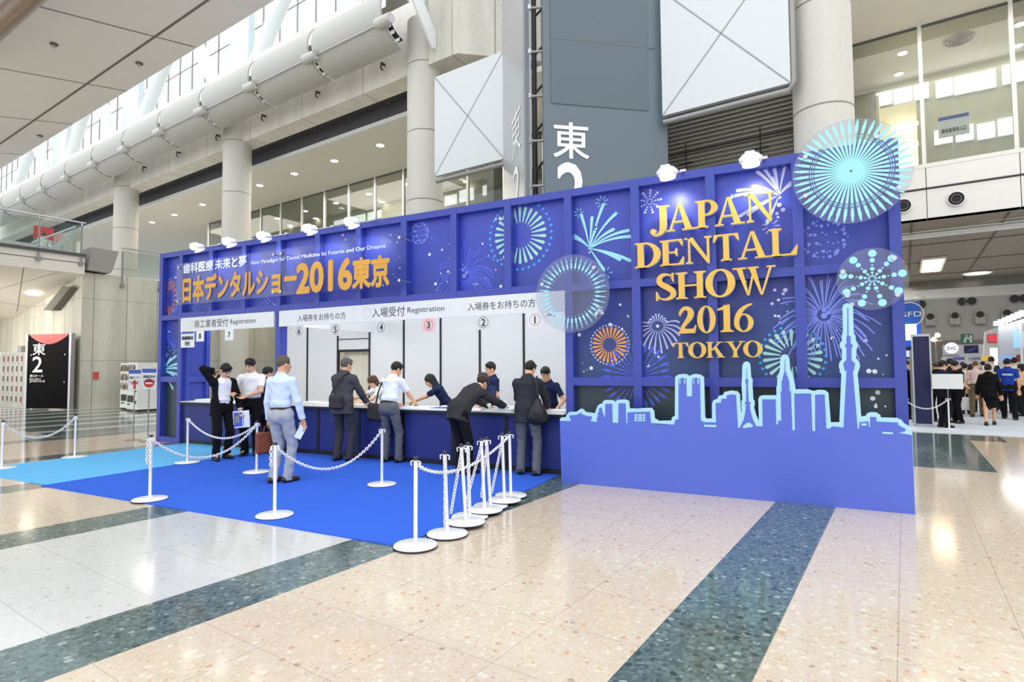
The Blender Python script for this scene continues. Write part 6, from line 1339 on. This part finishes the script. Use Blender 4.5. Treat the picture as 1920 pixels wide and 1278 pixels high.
# vents on the far wall
for x, y, r in ((1728, 570, .36), (1804, 565, .36), (1822, 564, .36), (1902, 560, .36), (1920, 559, .36)):
    g = pv(x, y, 69.9); t = thing('nozzle_vent', 'round black nozzle vent high on the far hall wall', 'vent', g, 'far wall nozzle vents', FB)
    b = MB(); b.cyl((g.x, 69.75, g.z), (g.x, 69.99, g.z), r, DARK, n=20); b.build('nozzle', t); b = MB(); b.cyl((g.x, 69.85, g.z), (g.x, 69.98, g.z), r * 1.2, GREYM, n=20); b.build('rim', t)
for x, y in ((1744, 592), (1790, 590), (1837, 588), (1887, 585)):
    g = pv(x, y, 69.9); t = thing('hooded_vent', 'grey hooded vent with black round mouth on the far hall wall', 'vent', g, 'far wall hooded vents', FB)
    b = MB(); b.box((g.x - .4, 69.6, g.z - .95), (g.x + .4, 69.99, g.z), HW); b.cyl((g.x, 69.6, g.z), (g.x, 69.99, g.z), .4, HW, n=18); b.build('hood', t)
    b = MB(); b.cyl((g.x, 69.52, g.z - .05), (g.x, 69.6, g.z - .05), .28, DARK, n=16); b.build('mouth', t)
q = MB(); q.box((-15, 69.8, 0), (39, 70, 3.9), M('hall_dado', '7d7a72', .6)); struct(q.build('trim_10', frame=FB, origin=(0, 0, 0)))
# track beam hung across the entrance
z_ = pv(1800, 430, 23).z; t = thing('track_beam', 'white double rail beam hung across the hall entrance', 'beam', (3, 23, z_), None, FB)
b = MB(); b.box((-3, 22.9, z_ - .14), (14, 23.1, z_ - .02), WHITE); b.build('lower_rail', t); b = MB(); b.box((-3, 22.92, z_ + .03), (14, 23.08, z_ + .14), WHITE); b.build('upper_rail', t)
b = MB()
for u in (-2, .9, 4, 7.5, 11): b.cyl((u, 23, z_), (u, 23, 5.95), .012, STEEL, n=6)
b.tube([(.9, 23, z_ + .13), (3.4, 22.2, 5.9)], .012, WHITE, 6); b.build('hanger', t)
# ceiling lamps of the hall
WARM = M('warm_panel_light', 'ffe6b8', .4, emit=3.5, ecol='ffd28a')
def hl(poly, lb):
    q = [GB(x, y, 5.9) for x, y in poly]; c = sum(q, Vector()) / 4
    t = thing('panel_light', lb, 'lamp', (c.x, c.y, 5.8), None, FB)
    b = MB(); b.box((c.x - .42, c.y - 1.9, 5.84), (c.x + .42, c.y + 1.9, 5.93), WHITE); b.build('lamp_body', t); b = MB(); b.box((c.x - .34, c.y - 1.8, 5.815), (c.x + .34, c.y + 1.8, 5.84), WARM); b.build('lamp_panel', t)
    la = bpy.data.lights.new('panel_light_beam', 'AREA'); la.shape = 'RECTANGLE'; la.size = .7; la.size_y = 3.6; la.energy = 30; la.color = (1, .84, .6)
    lo = bpy.data.objects.new('panel_light_beam', la); C_.objects.link(lo); lo.parent = t; lo.location = (0, 0, -.02)
hl([(1740, 482), (1762, 482), (1754, 508), (1735, 508)], 'warm rectangular ceiling light inside the hall entrance')
g = GB(1832, 512, 5.93); t = thing('hall_downlight', 'round white ceiling downlight in the brown hall soffit', 'lamp', g, None, FB); b = MB(); b.cyl((g.x, g.y, 5.9), (g.x, g.y, 5.95), .5, M('soft_lamp', 'fff6e6', .4, emit=2), n=24); b.build('lamp_glass', t); b = MB(); b.cyl((g.x, g.y, 5.92), (g.x, g.y, 5.949), .6, WHITE, n=24); b.build('trim_ring', t)
g = GB(1722, 548, 5.2); b = MB(); b.lathe([(.02, 5.05), (.2, 5.02), (.3, 5.1), (.0, 5.16)], WHITE, (g.x, 36.8), 16); tag(b.build('dome_camera', frame=FB), 'small white dome hanging under the white hall beam', 'camera')
for u, v, e in ((-2, 26.5, 300), (-1.5, 34, 200), (8, 48, 1200), (20, 50, 1200), (0, 58, 900)):  # unseen area lights added to fill the hall interior
    la = bpy.data.lights.new('hall_fill_light', 'AREA'); la.energy = e; la.size = 4 if v < 40 else 9; la.color = (1, .97, .92)
    lo = bpy.data.objects.new('hall_fill_light', la); C_.objects.link(lo); lo.location = Wd(u, v, 5.75 if v < 37 else 13.3); lo.rotation_euler.z = FB
# ---- stand fittings
NVP = M('navy_panel', '1b2150', .5)
a0, a1 = G(1712, 800), G(1752, 797); D0 = a0.length
p0, p1 = GB(1713, 800), GB(1751, 799.5); v0 = 18.3
u0, u1 = pv(1713, 760, v0).x, pv(1750, 760, v0).x; zt = pv(1730, 626, v0).z
t = thing('partition_panel', 'tall narrow navy partition panel with aluminium frame at the hall entrance', 'panel', ((u0 + u1) / 2, v0, 0), None, FB)
b = MB(); b.box((u0 + .03, v0, .06), (u1 - .03, v0 + .02, zt - .05), NVP); b.build('panel_sheet', t)
b = MB()
for u in (u0, u1 - .035): b.box((u, v0 - .015, 0), (u + .035, v0 + .035, zt), STEEL)
b.box((u0, v0 - .015, zt - .06), (u1, v0 + .035, zt), STEEL); b.box((u0, v0 - .015, .02), (u1, v0 + .035, .07), STEEL); b.build('frame', t)
pS = G(1780, 804); sS = stanchion('white chain stanchion with a blank board at the hall entrance', pS)
sT = O3 + ray(1700, 779) * (17.3 / ray(1700, 779).y); sT = Vector((sT.x, sT.y, .70)); p = Vector((sT.x, sT.y, 0)); stanchion('white chain stanchion mostly hidden behind the right booth end', p)
chain('white rope dipping from behind the booth to the hall entrance stanchion', sT, sS, .22)
b = MB(); cd = Vector((-pS.x, -pS.y, 0)).normalized(); rt = Vector((-cd.y, cd.x, 0)); c = pS + cd * .04
w_ = .31; z0, z1 = .99, 1.36
b.add([c + rt * a + Vector((0, 0, z)) for a, z in ((-w_, z0), (w_, z0), (w_, z1), (-w_, z1))] + [c - cd * .015 + rt * a + Vector((0, 0, z)) for a, z in ((-w_, z0), (w_, z0), (w_, z1), (-w_, z1))], [(0, 1, 2, 3), (7, 6, 5, 4), (0, 4, 5, 1), (1, 5, 6, 2), (2, 6, 7, 3), (3, 7, 4, 0)], PAPER)
b.cyl(pS + Vector((0, 0, .78)), pS + Vector((0, 0, 1.3)), .012, GREYM, n=8); tag(b.build('notice_board'), 'blank white board on a thin pole over the hall entrance stanchion', 'board')
BNR = M('banner_blue', '2566cf', .5)
def upright(x0, x1, y0, y1, V): A_ = pv(x0, y1, V); B_ = pv(x1, y0, V); return A_.x, B_.x, A_.z, B_.z
u0, u1, z0, z1 = upright(1688, 1725, 565, 618, 24); t = thing('blue_banner_stand', 'blue stand tower with round white logo above a bright light box, right of the booth', 'stand', ((u0 + u1) / 2, 24, 0), None, FB)
b = MB(); b.box((u0, 24, z0 - .6), (u1, 24.5, z1), BNR); b.build('banner_panel', t)
b = MB(); cu, czz, r = (u0 + u1) / 2 - .02, (z0 + z1) / 2 + .05, .42
b.add([(cu + k * math.cos(i * math.pi / 16), 23.99, czz + k * math.sin(i * math.pi / 16)) for k in (r, r - .03) for i in range(32)], [(i, (i + 1) % 32, 32 + (i + 1) % 32, 32 + i) for i in range(32)], PAPER)
put_text(b, 'GFD', lambda a, z: (a, 23.985, z), (cu - .3, cu + .34, czz - .09, czz + .09), PAPER, .01); b.build('logo', t)
u2, u3, z2, z3 = upright(1688, 1718, 607, 638, 23.9); b = MB(); b.box((u2, 23.85, z2), (u3, 23.99, z3), M('light_box', 'f4f8ff', .4, emit=1.3)); b.build('light_box', t)
b = MB(); b.box((u0 + .1, 24.05, 0), (u1 - .2, 24.45, z0), M('stand_dark', '23252f', .5)); b.build('stand_column', t)
u0, u1, z0, z1 = upright(1690, 1716, 655, 672, 22); b = MB(); b.box((u0, 22, z0), (u1, 22.08, z1), DARK); b.box((u0 + .03, 21.99, z0 + .05), (u1 - .03, 22.0, z1 - .03), M('screen_blue', '9fb6ee', .3, emit=1.0)); b.box(((u0 + u1) / 2 - .03, 22.02, 0), ((u0 + u1) / 2 + .03, 22.06, z0), STEEL)
tag(b.build('display_screen', frame=FB), 'lit pale blue display screen between the booth end and the navy panel', 'screen')
for x in (1708.5, 1714): 
    u = pv(x, 700, 19.2).x; b = MB(); b.box((u - .025, 19.2, 0), (u + .025, 19.25, 2.0), STEEL); tag(b.build('aluminium_post', frame=FB), 'slim aluminium post %s the navy partition panel' % ('standing left of' if x < 1710 else 'hard against the left of'), 'post')
WST = M('stand_white', 'e6e8ef', .45, var=.02)
V = 42; u0, u1, z0, z1 = upright(1769, 1845, 645, 690, V); t = thing('white_stand_wall', 'white exhibition stand wall with round logo and dark picture far inside the hall', 'stand', ((u0 + u1) / 2, V, 0), None, FB)
b = MB(); b.box((u0, V, 0), (u1, V + .3, z1), WST); b.build('wall_sheet', t)
g = pv(1784, 652, V); b = MB(); b.cyl((g.x, V - .03, g.z), (g.x, V, g.z), .32, M('logo_glow', 'f2f2ff', .4, emit=.8), n=24); put_text(b, 'DVG', lambda a, z: (a, V - .04, z), (g.x - .2, g.x + .2, g.z - .12, g.z + .08), M('logo_blue', '6a6fd8', .5), .02); put_text(b, 'MORITA', lambda a, z: (a, V - .01, z), (g.x - .35, g.x + .35, g.z - .5, g.z - .4), INK, .01); b.build('logo', t)
a_ = upright(1808, 1834, 647, 662, V); b = MB(); b.box((a_[0], V - .03, a_[2]), (a_[1], V, a_[3]), M('picture_dark', '1d1f4a', .3)); b.prism([(a_[0] + .05, a_[2] + .1), (a_[0] + .3, a_[2] + .1), (a_[1] - .02, a_[3] - .12), (a_[1] - .2, a_[3] - .12)], lambda a, z, d: (a, V - .04 + d, z), 0, M('picture_violet', '5b4fc0', .4)); b.build('picture', t)
b = MB()
for k, x in enumerate((1775, 1796, 1812, 1826, 1836)): g = pv(x, 672, V); b.box((g.x - .25, V - .02, g.z - .08), (g.x + .3, V, g.z + .08), M('logo_blue', '6a6fd8', .5) if k % 2 else WHITE)
b.build('caption_strip', t)
V = 33; P_ = [pv(x, y, V) for x, y in ((1838, 720), (1843, 660), (1848, 621), (1874, 612), (1876, 720))]
t = thing('tapered_stand_wall', 'white tapering exhibition stand wall with a red screen', 'stand', (P_[0].x + .7, V, 0), None, FB)
b = MB(); b.prism([(P_[0].x, 0), (P_[2].x, P_[2].z), (P_[3].x, P_[3].z), (P_[4].x, 0)], lambda a, z, d: (a, V + d, z), .6, WST); b.build('wall_sheet', t)
a_ = upright(1851.5, 1873, 626, 642, V); b = MB(); b.box((a_[0], V - .04, a_[2]), (a_[1], V, a_[3]), DARK); b.box((a_[0] + .02, V - .05, a_[2] + .02), (a_[1] - .02, V - .04, a_[3] - .02), M('red_screen', 'd8404a', .3, emit=.7)); b.build('red_screen', t)
a_ = upright(1858, 1874, 652, 690, V); b = MB(); b.box((a_[0], V - .02, a_[2]), (a_[1], V, a_[3]), M('glow_panel', 'ffffff', .4, emit=.9)); b.build('glow_panel', t)
a_ = upright(1840, 1858, 667, 676, V - .4); b = MB(); b.box((a_[0], V - .45, a_[2]), (a_[1], V - .4, a_[3]), M('yellow_poster', 'e6c25a', .4, emit=.4)); b.box((a_[0], V - .4, 0), (a_[1], V, a_[2]), WST); b.build('poster_desk', t)
V = 30; a_ = upright(1877, 1960, 604, 730, V); t = thing('corner_stand', 'pale grey stand with blue screen and bright spotlight row at the right frame edge', 'stand', (a_[0] + 1, V, 0), None, FB)
b = MB(); b.prism([(a_[0], 0), (a_[0], a_[3] - .1), (a_[1] + 2, a_[3] + 1.1), (a_[1] + 2, 0)], lambda a, z, d: (a, V + d, z), .5, M('stand_grey', 'c2c8d2', .5)); b.build('wall_sheet', t)
a2 = upright(1901, 1960, 619, 652, V); b = MB(); b.box((a2[0], V - .05, a2[2]), (a2[1], V, a2[3]), M('sea_screen', '8cb8d8', .3, emit=.7)); b.build('blue_screen', t)
a2 = upright(1879, 1896, 668, 676, V); b = MB(); b.box((a2[0], V - .05, a2[2]), (a2[1], V, a2[3]), M('small_screen', '5b8fe8', .3, emit=1.0)); b.build('small_screen', t)
a2 = upright(1906, 1913, 665, 678, V); b = MB(); b.box((a2[0], V - .03, a2[2]), (a2[1], V, a2[3]), M('dark_red_poster', '7a2c36', .5)); b.build('poster', t)
b = MB(); b.prism([(pv(1881, 0, V).x, 0), (pv(1881, 0, V).x + .0, 3.2), (pv(1886, 0, V).x, 3.2), (pv(1886, 0, V).x, 0)], lambda a, z, d: (a, V - .06 + d, z), .05, WHITE); b.build('wall_strip', t)
BEAM = M('spot_bright', 'ffffff', .3, emit=6)
for k in range(7):
    g = pv(1872 + k * 8, 606 - k * 3.4, V - .4); b = MB(); b.box((g.x - .14, V - .5, g.z - .08), (g.x + .14, V - .3, g.z + .08), BEAM); b.box((g.x - .03, V - .3, g.z - .03), (g.x + .03, V + .02, g.z + .03), GREYM); b.build('spotlight', t)
g = pv(1813, 635, 45); t = thing('exit_sign', 'green hanging emergency exit sign far inside the hall', 'sign', g, None, FB)
b = MB(); b.box((g.x - .3, 45, g.z - .3), (g.x + .3, 45.1, g.z + .3), M('exit_green', '2c6b4f', .4, emit=.25)); b.build('sign_box', t)
b = MB(); b.prism([(g.x - .2, g.z - .22), (g.x - .02, g.z - .22), (g.x - .05, g.z), (g.x + .1, g.z - .05), (g.x + .18, g.z + .05), (g.x + .0, g.z + .12), (g.x - .12, g.z + .1)], lambda a, z, d: (a, 44.99, z), 0, PAPER); b.cyl((g.x - .02, 44.98, g.z + .19), (g.x - .02, 45, g.z + .19), .06, PAPER, n=10); b.prism([(g.x + .12, g.z - .22), (g.x + .25, g.z - .22), (g.x + .25, g.z + .22), (g.x + .12, g.z + .22)], lambda a, z, d: (a, 44.99, z), 0, PAPER); b.build('running_figure', t)
b = MB(); b.cyl((g.x, 45.05, g.z + .3), (g.x, 45.05, 13.6), .015, STEEL, n=6); b.build('hanger', t)
GLOW = M('warm_bulb', 'ffd9a8', .4, emit=14, ecol='ffb878')
t = thing('twin_lamp', 'pair of glaring warm lamps right of the navy panel top', 'lamp', pv(1755, 632, 27), None, FB)
for x, y in ((1758, 628), (1751, 636)):
    g = pv(x, y, 27); b = MB(); b.lathe([(0, g.z - .09), (.08, g.z - .05), (.09, g.z), (.05, g.z + .07), (0, g.z + .09)], GLOW, (g.x, g.y), 14); b.build('bulb', t)
g = pv(1754, 640, 27.05); b = MB(); b.cyl((g.x, 27.1, 0), (g.x, 27.1, g.z + .35), .025, GREYM, n=8); b.box((g.x - .12, 27.08, g.z), (g.x + .22, 27.12, g.z + .05), GREYM); b.build('lamp_post', t)
